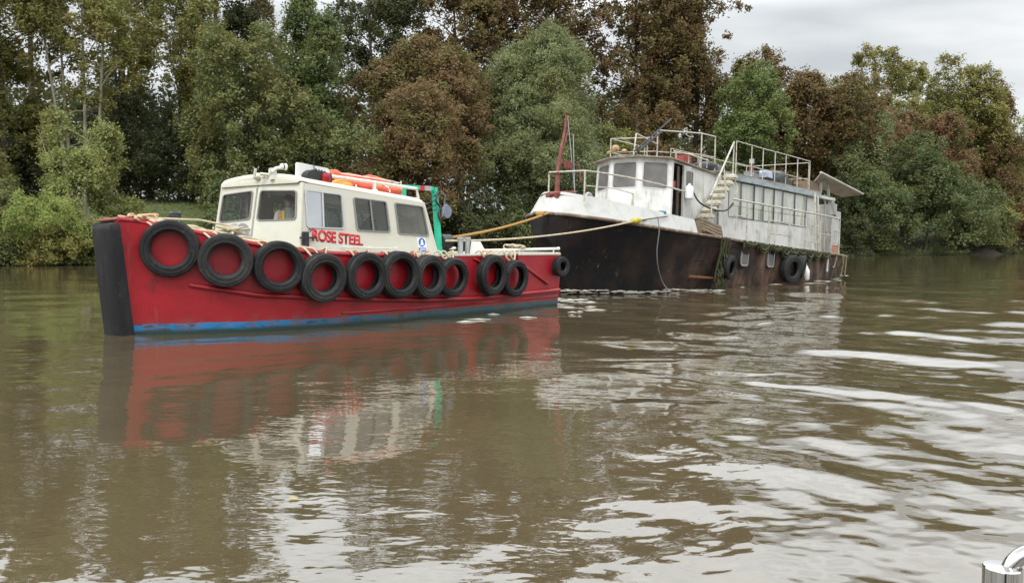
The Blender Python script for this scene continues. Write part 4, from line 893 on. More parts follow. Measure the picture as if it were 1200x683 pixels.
# ================================================================== HELMSMAN
def person(mw):
    m_skin = M('skin', (.46, .25, .18), [((.40, .19, .14), 9., .5, .7)], rough=.55)
    root_mesh = bpy.data.meshes.new('body'); 
    J = [(0, 0, .95), (0, 0, 1.12), (0, .01, 1.32), (0, .0, 1.46), (0, -.01, 1.53), (0, -.03, 1.60), (0, -.035, 1.69)]
    rad = [(.16, .12), (.15, .11), (.18, .12), (.09, .08), (.055, .055), (.075, .085), (.07, .085)]
    E_ = [(0, 1), (1, 2), (2, 3), (3, 4), (4, 5), (5, 6)]
    def chain(st, pts, rs_):
        p = st
        for q, r_ in zip(pts, rs_):
            J.append(q); rad.append((r_, r_)); E_.append((p, len(J)-1)); p = len(J)-1
        return p
    for sd in (1, -1):
        chain(0, [(sd*.10, 0, .88), (sd*.11, -.01, .50), (sd*.11, .02, .09), (sd*.12, -.08, .04), (sd*.12, -.17, .03)], [.09, .062, .042, .04, .03])
    # arms: one reaching for the wheel, one raised to the chin
    hr_ = chain(2, [(.19, .0, 1.42), (.27, -.06, 1.16), (.16, -.30, 1.18)], [.06, .045, .032])
    hl_ = chain(2, [(-.19, .0, 1.42), (-.29, -.05, 1.15), (-.24, -.32, 1.12)], [.06, .045, .032])
    for hnd, bx, bz_, by in ((hr_, .15, 1.19, -.33), (hl_, -.235, 1.115, -.35)):
        pm = chain(hnd, [(bx, by-.03, bz_)], [.028])
        for q in range(4):
            o_ = (q-1.5)*.02; chain(pm, [(bx+o_, by-.07, bz_+.012), (bx+o_, by-.105-.008*(1.5-abs(q-1.5)), bz_+.002), (bx+o_*.9, by-.12, bz_-.02)], [.0095, .009, .008])
        sg_ = 1 if bx < 0 else -1
        chain(pm, [(bx+sg_*.035, by-.045, bz_-.005), (bx+sg_*.045, by-.075, bz_-.012)], [.011, .009])
    root_mesh.from_pydata(J, E_, []); o = bpy.data.objects.new('person', root_mesh); C.objects.link(o)
    md = o.modifiers.new('s', 'SKIN'); sv = root_mesh.skin_vertices[0].data
    for i, r_ in enumerate(rad): sv[i].radius = r_; sv[i].use_root = (i == 0)
    o.modifiers.new('d', 'SUBSURF').levels = 2
    dg = bpy.context.evaluated_depsgraph_get(); dg.update()
    me = bpy.data.meshes.new_from_object(o.evaluated_get(dg)); bpy.data.objects.remove(o)
    bm = bmesh.new(); bm.from_mesh(me)
    def blob(c, r, sc=(1, 1, 1)):
        g = bmesh.ops.create_uvsphere(bm, u_segments=18, v_segments=12, radius=r)
        for v in g['verts']: v.co = Vector((v.co.x*sc[0]+c[0], v.co.y*sc[1]+c[1], v.co.z*sc[2]+c[2]))
    blob((0, -.025, 1.665), .105, (.80, .95, 1.18)); blob((0, -.10, 1.60), .045, (1.05, .8, .8))        # skull, jaw
    blob((0, -.135, 1.655), .02, (.7, 1.0, 1.4)); blob((.085, -.02, 1.66), .025, (.4, .8, 1.3)); blob((-.085, -.02, 1.66), .025, (.4, .8, 1.3))
    blob((0, -.128, 1.607), .02, (1.3, .4, .35)); blob((.034, -.118, 1.685), .013); blob((-.034, -.118, 1.685), .013)
    bm.to_mesh(me); bm.free(); me.materials.clear(); me.materials.append(m_skin)
    me.polygons.foreach_set('use_smooth', [True]*len(me.polygons))
    body = bpy.data.objects.new('person', me); C.objects.link(body); body.matrix_world = mw
    tag(body, 'person in orange and yellow vest and glasses steering behind the wheelhouse window', 'person')
    def part(name, mb, mat): return mb.build(name, mat, body, 60)
    k = MB(); rows = []   # shirt and vest follow the torso
    def shell(g, z0, z1, nn=10):
        rows = []
        for z in np.linspace(z0, z1, nn):
            rx = ip(z, [.9, 1.12, 1.32, 1.42, 1.47, 1.52], [.19, .18, .215, .215, .15, .075])+g; ry = ip(z, [.9, 1.12, 1.32, 1.42, 1.52], [.15, .14, .145, .12, .075])+g
            rows.append([(rx*math.cos(a), ry*math.sin(a), z) for a in np.linspace(0, 2*math.pi, 25)[:-1]])
        return rows
    k.loft(shell(.0, .9, 1.535, 14), True, True)
    for sd in (1, -1):
        k.tube([(sd*.16, 0, 1.44), (sd*.21, .0, 1.40), (sd*.285, .06, 1.16)], .07, 10, True, [.075, .08, .065])
    # (n axis of MB is minus y: mirror the arm y)
    part('shirt', k, M('pale grey shirt', (.45, .44, .40), rough=.8))
    k = MB(); rw = shell(.02, .92, 1.50, 14)
    # vest leaves a gap down the chest
    for r_ in (rw,):
        seg = [[p for j, p in enumerate(r) if not (4 <= j <= 8)] for r in r_]
        seg = [s_[4:]+s_[:4] for s_ in seg]
        k.loft(seg)
    v = part('vest', k, M('orange high visibility cloth', (1.0, .20, .03), rough=.7))
    k = MB()
    for sd in (1, -1): k.loft([[(sd*.135+dx, ip(z, [.92, 1.12, 1.32, 1.42, 1.5], [.155, .14, .150, .135, .115])+.012, z) for dx in (-.028, .028)] for z in np.linspace(.95, 1.47, 8)])
    k.build('reflective_stripe', M('yellow reflective tape', (.62, .68, .12), rough=.4), v, 60)
    k = MB(); k.loft([[(.118*math.cos(a)*r_*.82, .122*math.sin(a)*r_*.95+.02*0+.015, z) for a in np.linspace(0, 2*math.pi, 21)[:-1]] for z, r_ in ((1.705, .98), (1.74, 1.0), (1.775, .9), (1.80, .6), (1.81, .1))], True, True); k.box((0, .13, 1.725), (.13, .10, .015), .004); part('cap', k, M('dark cap', (.05, .04, .035), rough=.8))
    k = MB(); k.box((0, .137, 1.689), (.15, .012, .012))
    for sd in (1, -1):
        k.lathe([(.026, -.004), (.031, -.004), (.031, .004), (.026, .004)], (sd*.036, .137, 1.683), 'n', 14, True); k.tube([(sd*.07, .13, 1.689), (sd*.088, .02, 1.685)], .004, 5)
    part('glasses', k, m_black)
    k = MB(); k.ball((0, .085, 1.585), (.055, .05, .035), 12); part('beard', k, M('grey beard', (.38, .34, .31), rough=.9))
    k = MB(); k.tube([(0, 0, .92), (0, 0, 1.0)], .18, 14)
    for sd in (1, -1): k.tube([(sd*.10, 0, .95), (sd*.11, .01, .5), (sd*.11, -.02, .08)], .09, 10, True, [.115, .085, .07])
    part('trousers', k, M('navy trousers', (.03, .035, .06), rough=.9))
person(onboat(TUG, 3.26, .36, .895) @ Matrix.Rotation(R(-32), 4, 'Z'))
# ================================================================== SETTING
CAMZ, F_, HY = 1.7, 1039., 284.; PITCH = math.atan((341.5-HY)/F_)
def bank_y(X): return 85.9+.595*X       # waterline of the far bank, world Y for world X
def px_bankY(px): return 85.9/(1-.595*(px-600)/F_)
def ground_z(X, Y):
    """terrain height: d is the distance behind the far waterline"""
    X = np.asarray(X, float); Y = np.asarray(Y, float)
    d = (Y-(85.9+.595*X))/math.hypot(1, .595)
    d = d + 1.2*np.sin(X*.21)+.6*np.sin(X*.57+1)
    # the bank curves back past the last trees on the right
    z = np.interp(d, [-60, -8, -1.5, 0, 1.2, 4, 16, 60, 400], [-3, -2.5, -1.2, -.1, .8, 1.9, 4.1, 5.0, 9.])
    zl = np.interp(d, [-60, -8, -1.5, 0, 1.2, 4, 14, 22, 60, 400], [-3, -2.5, -1.2, -.1, .8, 2.2, 5.1, 6.1, 6.6, 9.])      # the meadow stands higher on the left
    k = np.clip((-4-X)/22, 0, 1); k = k*k*(3-2*k)
    return z*(1-k)+zl*k
def zpix(y, Y): return CAMZ+Y*math.tan(math.atan((341.5-y)/F_)-PITCH)
def grid_mesh(name, V, nr, nc, mat, smooth=True):
    me = bpy.data.meshes.new(name); me.vertices.add(len(V)); me.vertices.foreach_set('co', V.astype('f4').ravel())
    i = np.arange(nr-1)[:, None]*nc+np.arange(nc-1)[None, :]
    q = np.stack([i, i+1, i+nc+1, i+nc], -1).reshape(-1, 4)
    me.loops.add(q.size); me.loops.foreach_set('vertex_index', q.ravel().astype('i4'))
    me.polygons.add(len(q)); me.polygons.foreach_set('loop_start', np.arange(0, q.size, 4, dtype='i4'))
    if smooth: me.polygons.foreach_set('use_smooth', np.ones(len(q), bool))
    me.update(calc_edges=True); me.validate(); me.materials.append(mat)
    o = bpy.data.objects.new(name, me); C.objects.link(o); return o
m_ground = M('meadow and bank soil', (.085, .115, .035), [((.12, .13, .05), .4, .45, .65), ((.06, .05, .03), 1.3, .55, .7), ((.10, .14, .04), 6., .5, .7)], rough=.95, bump=.6, bscale=4.)
_t = m_ground.node_tree; _b = [n for n in _t.nodes if n.type == 'BSDF_PRINCIPLED'][0]; _src = _b.inputs['Base Color'].links[0].from_socket
_sp = nd(_t, 'ShaderNodeSeparateXYZ'); _t.links.new(nd(_t, 'ShaderNodeNewGeometry').outputs['Position'], _sp.inputs[0])
_mr = nd(_t, 'ShaderNodeMapRange'); _mr.inputs['From Min'].default_value = 1.3; _mr.inputs['From Max'].default_value = 2.2; _t.links.new(_sp.outputs[2], _mr.inputs[0])
_t.links.new(mixc(_t, _mr.outputs[0], (.040, .033, .022), _src), _b.inputs['Base Color'])      # bare mud low on the bank
gx = np.concatenate([np.linspace(-900, -140, 20), np.linspace(-130, 230, 181), np.linspace(250, 900, 20)])
gd = np.concatenate([np.linspace(-700, -80, 12), np.linspace(-60, -10, 8), np.linspace(-8, 30, 60), np.linspace(34, 120, 22), np.linspace(150, 900, 12)])
GX, GD = np.meshgrid(gx, gd); GY = 85.9+.595*GX+GD*math.hypot(1, .595)
GZ = ground_z(GX, GY)
grid_mesh('ground', np.stack([GX, GY, GZ], -1).reshape(-1, 3), len(gd), len(gx), m_ground).update_tag()
tag(bpy.data.objects['ground'], 'grassy river bank and meadow rising behind the water', 'ground', kind='structure')

# ---- river: one sheet with modelled waves, fine where it is near
def water_mat():
    m, t = nt('river water')
    out = nd(t, 'ShaderNodeOutputMaterial'); b = nd(t, 'ShaderNodeBsdfPrincipled')
    geo = nd(t, 'ShaderNodeNewGeometry').outputs['Position']
    col = mixc(t, noise_mask(t, geo, .12, .4, .65), (.078, .060, .033), (.094, .072, .041))
    t.links.new(col, b.inputs['Base Color'])
    b.inputs['Roughness'].default_value = .02; b.inputs['IOR'].default_value = 2.0
    def nz(scale, st, detail=2.):
        mp = nd(t, 'ShaderNodeMapping'); mp.inputs['Scale'].default_value = st; mp.inputs['Rotation'].default_value = (0, 0, R(18)); t.links.new(geo, mp.inputs['Vector'])
        n = nd(t, 'ShaderNodeTexNoise', Scale=scale, Detail=detail, Roughness=.55); t.links.new(mp.outputs[0], n.inputs['Vector']); return n.outputs['Fac']
    a = nz(5.5, (.7, 1.2, 1)); c = nz(1.1, (.8, 1.2, 1), 1.)
    mu = nd(t, 'ShaderNodeMath', operation='MULTIPLY_ADD'); t.links.new(c, mu.inputs[0]); mu.inputs[1].default_value = 1.6; t.links.new(a, mu.inputs[2])
    bp = nd(t, 'ShaderNodeBump', Strength=1.0, Distance=.0028); t.links.new(mu.outputs[0], bp.inputs['Height'])
    t.links.new(bp.outputs[0], b.inputs['Normal'])
    t.links.new(b.outputs[0], out.inputs[0]); return m
def sstep(x, a, b): t = np.clip((x-a)/(b-a), 0, 1); return t*t*(3-2*t)
def waves(X, Y, foot):
    """height of the river surface; foot = mesh spacing there, shorter waves are left out"""
    H = np.zeros_like(X); g = np.random.default_rng(5)
    # strength of the wash: lively on the right and in the wake, smooth beside the tug and near left
    ang = X/np.maximum(Y, 1)
    wash = .03+1.0*sstep(ang, .0, .26)+.15*sstep(-ang, .38, .55)
    wake = np.exp(-((X-.62*(Y-23)-2.)/3.0)**2)*sstep(Y, 12, 20)*(1-sstep(Y, 34, 46))
    amp = np.clip(wash+.45*wake, 0, 1.2)
    patch = .35+1.2*(.5+.5*np.sin(.33*X+.21*Y+1.3*np.sin(.17*Y-.1*X)))*(.5+.5*np.sin(.27*X-.4*Y+2))
    wx_ = X+.16*np.sin(1.7*Y+.6*X)+.3*np.sin(.6*Y-.4*X); wy_ = Y+.18*np.sin(1.3*X-.5*Y)+.3*np.sin(.5*X+.33*Y)
    def comp(lam, th, a, ph):
        k = 2*math.pi/lam; f = np.clip((lam/np.maximum(foot, 1e-3)-3)/3, 0, 1)
        return f*a*np.sin(k*(math.cos(th)*wx_+math.sin(th)*wy_)+ph)
    def sharp(h, c): return h+c*h*h
    L_ = np.zeros_like(X)
    for i in range(16):      # wash from passing boats: crests running away from the viewer
        lam = .9*(3.6**g.random()); th = .55+.33*g.standard_normal(); L_ += comp(lam, th, .0023*lam**.9, g.random()*6.28)
    H += sharp(L_, 6.)*amp
    for i in range(44):      # short choppy waves of the wash
        lam = .30*(4.2**g.random()); th = .95+.75*g.standard_normal(); H += comp(lam, th, .0021*lam, g.random()*6.28)*np.clip(amp-.12, 0, 1)*(.35+.8*patch)
    for i in range(26):      # wind ripples, crests across the view
        lam = .35*(4.0**g.random()); th = 1.65+.5*g.standard_normal(); H += comp(lam, th, .0013*lam, g.random()*6.28)*(.36+.6*np.clip(amp, 0, 1))*patch
    for i in range(40):
        lam = .09*(3.6**g.random()); th = 1.2+.9*g.standard_normal(); H += comp(lam, th, .0012*lam, g.random()*6.28)*patch*(.16+.9*np.clip(amp, 0, 1))
    for i in range(7):       # slow swell that bends the edges of the reflections
        lam = 2.2*(2.6**g.random()); th = 1.1+.8*g.standard_normal(); H += comp(lam, th, .0016*lam, g.random()*6.28)*(.5+.5*np.clip(amp, 0, 1))
    return H
m_water = water_mat()
nr_, nc_ = 640, 760
y_im = np.linspace(760., HY+1.6, nr_)
rr = np.concatenate([CAMZ*F_/(y_im-HY)*1.0, [1400, 2600.]])
rr = np.concatenate([[.2, 1.2, 2.2], rr]) if rr[0] > 2.3 else rr
aa = np.concatenate([np.linspace(-170, -52, 24)[:-1], np.linspace(-52, 52, nc_), np.linspace(52, 170, 24)[1:]])
A_, R_ = np.meshgrid(np.radians(aa), rr)
WX = R_*np.sin(A_); WY = R_*np.cos(A_)
foot = np.maximum(np.gradient(rr)[:, None]*np.ones_like(A_), R_*np.gradient(np.radians(aa))[None, :])
WZ = waves(WX, WY, foot*.6)
# bow wave and stern wash thrown up by the two hulls
def bump(cx, cy, ux, uy, L, W, h):
    global WZ
    a = (WX-cx)*ux+(WY-cy)*uy; b = -(WX-cx)*uy+(WY-cy)*ux
    WZ = WZ + h*np.exp(-(a/L)**2-(b/W)**2)
bump(1.9, 32.6, .9, -.3, 2.4, .35, .16); bump(3.6, 31.5, .95, .2, 2.2, .3, .07); bump(1.2, 25.2, .62, .785, 1.6, .9, .07); bump(-7.2, 16.3, .7, -.7, .8, .25, .04)
wat = grid_mesh('river_water', np.stack([WX, WY, WZ], -1).reshape(-1, 3), len(rr), len(aa), m_water)
tag(wat, 'brown river water with ripples and sky reflections', 'water', kind='structure')

# ---- foam
m_foam = M('river foam', (.50, .48, .42), [((.30, .27, .21), 6., .45, .65)], rough=.9)
fo = MB(); rs = random.Random(21)
def hgt(x, y):
    return float(waves(np.array([[x]]), np.array([[y]]), np.array([[.02]]))[0, 0])
def foam_blob(x, y, rx, ry, z=.012, rot=0.):
    n = 11; ph = [rs.random()*6 for _ in range(3)]; c = []
    for i in range(n):
        a = 2*math.pi*i/n; q = 1+.3*math.sin(2*a+ph[0])+.25*math.sin(3*a+ph[1])+.15*math.sin(5*a+ph[2])
        dx, dy = rx*q*math.cos(a), ry*q*math.sin(a); c.append((x+dx*math.cos(rot)-dy*math.sin(rot), y+dx*math.sin(rot)+dy*math.cos(rot)))
    zz = hgt(x, y)+z
    vs = [(a, -b, zz) for a, b in c]+[(x, -y, zz+.02+.1*min(rx, ry))]
    fo.add(vs, [(i, (i+1) % n, n) for i in range(n)])
for i in range(130):      # curling bow wave under the houseboat bow
    t = rs.random(); s = -3.2+6.0*t**1.3; p = BARGE @ Vector((s, -(bwl(s)+.12+.45*rs.random()**2), 0)); q = (1-t)
    foam_blob(p.x-.3*q, p.y, .04+.12*rs.random(), .03+.06*rs.random(), .02+.16*q*rs.random())
for i in range(120):
    s = 10.9+1.6*rs.random(); p = TUG @ Vector((s, (rs.random()*2-1)*1.9, 0)); foam_blob(p.x, p.y, .06+.16*rs.random(), .03+.08*rs.random(), .02+.09*rs.random())
for i in range(14):
    s = 2+18*rs.random(); p = BARGE @ Vector((s, -(bwl(min(s, 18.5))+.1+.5*rs.random()**2), 0)); foam_blob(p.x, p.y, .08+.25*rs.random(), .03+.05*rs.random(), .012)
for i in range(10):
    s = 4.5+7*rs.random(); p = TUG @ Vector((s, -(2.2+1.6*rs.random()), 0)); foam_blob(p.x, p.y, .06+.2*rs.random(), .02+.04*rs.random(), .01)
f_ob = fo.build('foam', m_foam, None, 60); tag(f_ob, 'white foam and wash along the two hulls', 'foam', kind='stuff')

# ---- leaves
def leaf_mesh(name, cen, nrm_bias, L, W, mat, seed, tint=None, droop=0.):
    g = np.random.default_rng(seed); n = len(cen)
    a = g.standard_normal((n, 3)); a[:, 2] = a[:, 2]*.7-droop; a /= np.linalg.norm(a, axis=1)[:, None]+1e-9
    nn = g.standard_normal((n, 3))*.8+nrm_bias; b = np.cross(nn, a); b /= np.linalg.norm(b, axis=1)[:, None]+1e-9
    l = L*(.65+.7*g.random(n))[:, None]; w = W*(.65+.7*g.random(n))[:, None]
    V = np.stack([cen-a*l*.5, cen+b*w*.5-a*l*.08, cen+a*l*.5, cen-b*w*.5-a*l*.08], 1).reshape(-1, 3)
    me = bpy.data.meshes.new(name); me.vertices.add(4*n); me.vertices.foreach_set('co', V.astype('f4').ravel())
    me.loops.add(4*n); me.loops.foreach_set('vertex_index', np.arange(4*n, dtype='i4'))
    me.polygons.add(n); me.polygons.foreach_set('loop_start', np.arange(0, 4*n, 4, dtype='i4'))
    me.update(calc_edges=True)
    at = me.attributes.new('tint', 'FLOAT', 'FACE'); at.data.foreach_set('value', (tint if tint is not None else g.random(n)).astype('f4'))
    me.materials.append(mat); return me
def lobes_cloud(g, rx, ry, rz, n, nl, sig, flat=.6, lob=.42, hollow=.55, shape=1.0):
    """leaf positions round the origin: lobes -> sprays -> leaves; returns positions, tint, outward normals, lobe centres"""
    d = g.standard_normal((nl, 3)); d /= ((np.hypot(d[:, 0], d[:, 1])**3.2+np.abs(d[:, 2])**3.2)**(1/3.2))[:, None]
    lc = d*(.35+.42*g.random(nl))[:, None]
    lc[:, 2] = np.clip(lc[:, 2]*1.15, -.85, .85)
    if shape != 1.0:      # narrower towards the top
        k = 1-(shape)*np.clip(lc[:, 2], 0, 1); lc[:, 0] *= k; lc[:, 1] *= k
    lr = lob*(.50+.95*g.random(nl))
    ns = max(50, int(n/80))
    li = g.integers(0, nl, ns*3); e = g.standard_normal((ns*3, 3)); e[:, 2] += .45; e /= np.linalg.norm(e, axis=1)[:, None]
    sc = lc[li]+e*(lr[li]*(.62+.46*g.random(ns*3)**.8))[:, None]
    dd = np.linalg.norm(sc[:, None, :]-lc[None], axis=2)/lr[None]      # drop sprays buried deep in another lobe
    keep = np.ones(len(sc), bool); buried = (dd < hollow).sum(1) > 0; keep[buried & (g.random(len(sc)) < .8)] = False
    sc = sc[keep][:ns]; e = e[keep][:ns]; ns = len(sc)
    S = np.array([rx, ry, rz])
    si = g.integers(0, ns, n); st = g.random(ns)
    out = e/S; out /= np.linalg.norm(out, axis=1)[:, None]
    # each spray is a ragged puff lying on the outside of its lobe
    sg = sig*(.7+1.1*g.random(ns)**1.5); r_ = np.sqrt(g.random(n))*sg[si]*(1+.32*g.standard_normal(n)); th = g.random(n)*2*math.pi
    el = .75+.5*g.random(ns); ax = np.arctan2(out[:, 1], out[:, 0])
    u_, v_ = r_*np.cos(th)/el[si]*1.15, r_*np.sin(th)*el[si]
    ca, sa = np.cos(ax[si]), np.sin(ax[si])
    o_ = out[si]; t1 = np.cross(o_, np.array([.13, .07, 1.])); t1 /= np.linalg.norm(t1, axis=1)[:, None]+1e-9; t2 = np.cross(o_, t1)
    off = t1*(r_*np.cos(th)*el[si])[:, None]+t2*(r_*np.sin(th)/el[si])[:, None]+o_*(g.standard_normal(n)*sg[si]*.42-.45*r_)[:, None]
    off[:, 2] -= .22*r_*(1.3-flat)
    pos = sc[si]*S+off
    return pos, np.clip(.72*st[si]+.28*g.random(n), 0, 1), out[si], lc*S
SPEC = {
 'olive':   leaf_mat('olive autumn leaves', (0.177, 0.189, 0.057), (.305, .300, .100), (.26, .225, .070)),
 'pale':    leaf_mat('pale yellow green leaves', (0.236, 0.277, 0.088), (0.366, 0.389, 0.142), (0.295, 0.283, 0.106)),
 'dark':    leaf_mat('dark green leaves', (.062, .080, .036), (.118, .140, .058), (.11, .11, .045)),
 'deep':    leaf_mat('deep green leaves', (.090, .135, .048), (.16, .205, .070), (.17, .18, .06)),
 'maple':   leaf_mat('dull green leaves', (0.136, 0.165, 0.057), (0.224, 0.248, 0.092), (0.224, 0.212, 0.077)),
 'brown':   leaf_mat('copper brown leaves', (0.195, 0.124, 0.059), (0.295, 0.201, 0.100), (0.183, 0.171, 0.059), plo=.44, phi=.60, patch=.3),
 'rust':    leaf_mat('dark rust leaves', (0.159, 0.100, 0.045), (0.254, 0.168, 0.078), (0.171, 0.147, 0.053), plo=.44, phi=.60, patch=.3),
 'redb':    leaf_mat('reddish brown leaves', (0.206, 0.112, 0.061), (0.295, 0.171, 0.092), (0.183, 0.165, 0.065), plo=.44, phi=.60, patch=.3),
 'willow':  leaf_mat('grey green willow leaves', (0.183, 0.218, 0.097), (0.289, 0.325, 0.153), (0.224, 0.230, 0.094)),
 'ash':     leaf_mat('fresh green leaves', (.145, .195, .062), (.22, .285, .098), (.20, .23, .075)),
 'bramble': leaf_mat('bramble leaves', (.24, .31, .080), (.36, .44, .14), (.30, .28, .09), trans=.45),
 'shrubg':  leaf_mat('shrub leaves', (0.104, 0.139, 0.054), (0.175, 0.215, 0.087), (0.153, 0.171, 0.059)),
 'golden':  leaf_mat('golden brown leaves', (0.236, 0.183, 0.100), (0.330, 0.260, 0.142), (0.201, 0.177, 0.083)),
}
m_bark = M('grey brown bark', (.075, .060, .045), [((.12, .10, .075), 3., .45, .65, (1, 1, .2)), ((.05, .06, .03), 2., .55, .7)], rough=.9, bump=.5, bscale=12., bstretch=(1, 1, .2))
m_palebark = M('pale bark', (.34, .31, .24), [((.20, .18, .135), 3., .45, .65, (1, 1, .25))], rough=.9, bump=.4, bscale=12., bstretch=(1, 1, .2))
TREEN = [0]; GROUPS = {}
def plant(name, label, px, top, bot, hw, doff, spec, leaf=.30, cov=4.2, nl=16, sig=.55, flat=.6, droop=.15, bark=None, lob=.42, depth=None, shape=.12, trunk=True, hollow=.62, stems=1, group=None, cat='tree', asp=.52, Y=None, bough=1.0):
    TREEN[0] += 1; seed = 100+TREEN[0]*7; g = np.random.default_rng(seed); rs = random.Random(seed)
    Y = Y or px_bankY(px)+doff; X = (px-600)/F_*Y
    z1, z0 = zpix(top, Y), zpix(bot, Y); rx = hw*(1.09 if trunk else 1.)*Y/F_; rz = (z1-z0)/2; ry = depth or min(rx*.9, 6.)
    gz = float(ground_z(X, Y))
    zc = (z0+z1)/2
    area = hw*2*(bot-top)*.78; lp = (leaf*F_/Y)**2*asp*.5*.75
    leaf = leaf*.98; lp = lp*.96; n = int(min(1.6*cov*area/lp, 130000)); n = max(n, 700)
    pos, tint, out, lc = lobes_cloud(g, rx, ry, rz, n, nl, sig, flat, lob, hollow, shape)
    # trunk top is the root's origin
    root = empty(name, Matrix.Translation((X, Y, gz))); tag(root, label, cat, group)
    base = np.array([0, 0, zc-gz])
    pos = pos+base; pos[:, 2] = np.maximum(pos[:, 2], .05+0*pos[:, 2])
    # stay above water and soil where the crown overhangs the river
    wx, wy = pos[:, 0]+X, pos[:, 1]+Y; low = np.maximum(ground_z(wx, wy), 0.)+.03-gz
    bad = pos[:, 2] < low; pos[bad, 2] = low[bad]+.35*g.random(bad.sum())
    me = leaf_mesh('crown', pos, out*1.1+np.array([0, 0, .55]), leaf, leaf*asp, SPEC[spec], seed, tint, droop)
    c = bpy.data.objects.new('crown', me); C.objects.link(c); c.parent = root
    if trunk:
        k = MB(); H = (z1-gz); r0 = .02*H*.75*bough
        tops = []
        for q in range(stems):
            dx, dy = (rs.random()-.5)*rx*.5*(stems > 1), (rs.random()-.5)*.8*(stems > 1)
            lean = ((rs.random()-.5)*rx*.25+dx*1.6, (rs.random()-.5)*ry*.2)
            pts = [(dx+lean[0]*t**1.4+.12*math.sin(5*t+q), -(dy+lean[1]*t), -.15+t*H*.86) for t in np.linspace(0, 1, 9)]
            r_ = r0/math.sqrt(stems); k.tube(smooth_path(pts, 2), r_, 8, True, [r_*(1.25 if i == 0 else 1)*(1-.86*i/16) for i in range(17)])
            tops.append(pts)
        for l in lc:
            P_ = tops[rs.randrange(stems)]; tgt = l+base; h0 = max(H*.18, min(tgt[2]-.45*math.hypot(l[0], l[1])-.4, H*.8)); t = (h0+.15)/(H*.86); t = min(max(t, .1), .95)
            i = t*8; a = Vector(P_[int(i)]).lerp(Vector(P_[min(int(i)+1, 8)]), i-int(i)); b = Vector((tgt[0], -tgt[1], tgt[2]))
            mid = a.lerp(b, .55)+Vector((0, 0, .10*(b-a).length*(1 if droop < .5 else .5)))
            rb = r0*.42*(1-.6*t)/math.sqrt(stems)**.5
            k.tube(smooth_path([a, mid, b], 4), rb, 6, True, [max(.02, rb*(1-.85*j/8)) for j in range(9)])
            for q in range(3):
                e = b+Vector((rs.gauss(0, 1)*rx*.22, rs.gauss(0, 1)*ry*.22, abs(rs.gauss(0, 1))*rz*.16)); k.tube([mid.lerp(b, .3+.3*q), e], .03, 4, True, [max(.018, rb*.35), .012])
        k.build('trunk', bark or m_bark, root, 60)
    return root
T = plant
# --- near left: waterside brambles and airy saplings
T('bramble_bush', 'bright green bramble bush spilling over the bank left of the tug bow', 58, 228, 312, 62, 1.2, 'bramble', .22, 4.5, 16, .40, .6, .3, trunk=False, cat='bush', lob=.5, shape=.5)
T('bramble_bush', 'grey green bush at the left edge of the photo by the water', 2, 256, 315, 30, .6, 'maple', .20, 4.5, 10, .35, .6, .3, trunk=False, cat='bush', lob=.5)
T('bramble_bush', 'low dark bramble with pinkish leaves behind the black bow fender', 100, 268, 311, 30, .8, 'shrubg', .20, 4.5, 10, .35, .6, .3, trunk=False, cat='bush', lob=.5)
T('bramble_bush', 'dense low bush at the water edge under the bright bramble', 40, 270, 314, 34, .4, 'olive', .20, 4.5, 10, .35, .6, .3, trunk=False, cat='bush', lob=.5)
T('bank_shrub', 'dull green shrub on the bank at the left edge behind the bramble', 4, 218, 300, 46, 4, 'maple', .24, 4., 12, .42, .6, .3, trunk=False, cat='shrub', lob=.5)
T('feathery_shrub', 'small feathery pale shrub on the grass behind the tug bow', 142, 226, 252, 26, 5, 'pale', .20, 3.0, 9, .35, .35, .4, trunk=True, cat='shrub', lob=.42)
T('young_willow', 'airy pale green young willow standing above the bramble bush', 92, 130, 258, 52, 5, 'pale', .24, 2.6, 16, .50, .9, .5, bark=m_palebark, lob=.36, stems=3)
T('young_willow', 'thin pale sapling leaning out at the far left edge of the wood', -30, 160, 258, 40, 7, 'olive', .24, 2.8, 12, .50, .8, .4, bark=m_palebark, lob=.4, stems=2)
# --- left wood
T('tall_poplar', 'tall pale-trunked tree with thin yellow green crown rising left of the tug bow', 100, -95, 150, 78, 15, 'olive', .34, 1.55, 20, .62, .6, .2, bark=m_palebark, lob=.30, stems=4, shape=.2, bough=1.15)
T('olive_tree', 'broad olive and brown tree filling the top left corner', 8, -90, 190, 74, 17, 'olive', .34, 2.6, 20, .65, .6, .2, lob=.36)
T('sparse_tree', 'sparse olive tree with bright sky gaps between the tall pale trunks and the maple', 205, -100, 185, 84, 20, 'olive', .34, 1.35, 24, .60, .55, .2, lob=.28, stems=3, bough=.8)
T('sparse_tree', 'thin dark-stemmed tree with gaps of sky standing above the dark thicket', 150, -60, 175, 56, 26, 'maple', .34, 1.4, 18, .60, .55, .2, lob=.30, stems=2)
for px, sp, lb in ((40, 'olive', 'olive crown added mostly above the frame at the far left to block reflected sky'), (150, 'maple', 'dull green crown added mostly above the frame over the pale trunks to block reflected sky'), (258, 'olive', 'olive crown added mostly above the frame over the maple to block reflected sky')):  # crowns added to keep bright sky out of the river's left reflection
    T('tall_poplar', lb, px, -135, 22, 62, 30, sp, .40, 3.0, 18, .7, .6, .2, bark=m_bark, lob=.4)
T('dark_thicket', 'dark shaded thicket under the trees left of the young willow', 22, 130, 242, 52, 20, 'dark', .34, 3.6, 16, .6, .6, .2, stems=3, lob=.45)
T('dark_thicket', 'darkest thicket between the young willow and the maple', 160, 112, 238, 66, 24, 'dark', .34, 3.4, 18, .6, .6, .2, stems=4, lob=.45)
T('dark_thicket', 'dark low thicket on the grass edge behind the tug bow post', 222, 155, 240, 54, 17, 'dark', .32, 3.6, 16, .55, .6, .2, stems=3, lob=.45)
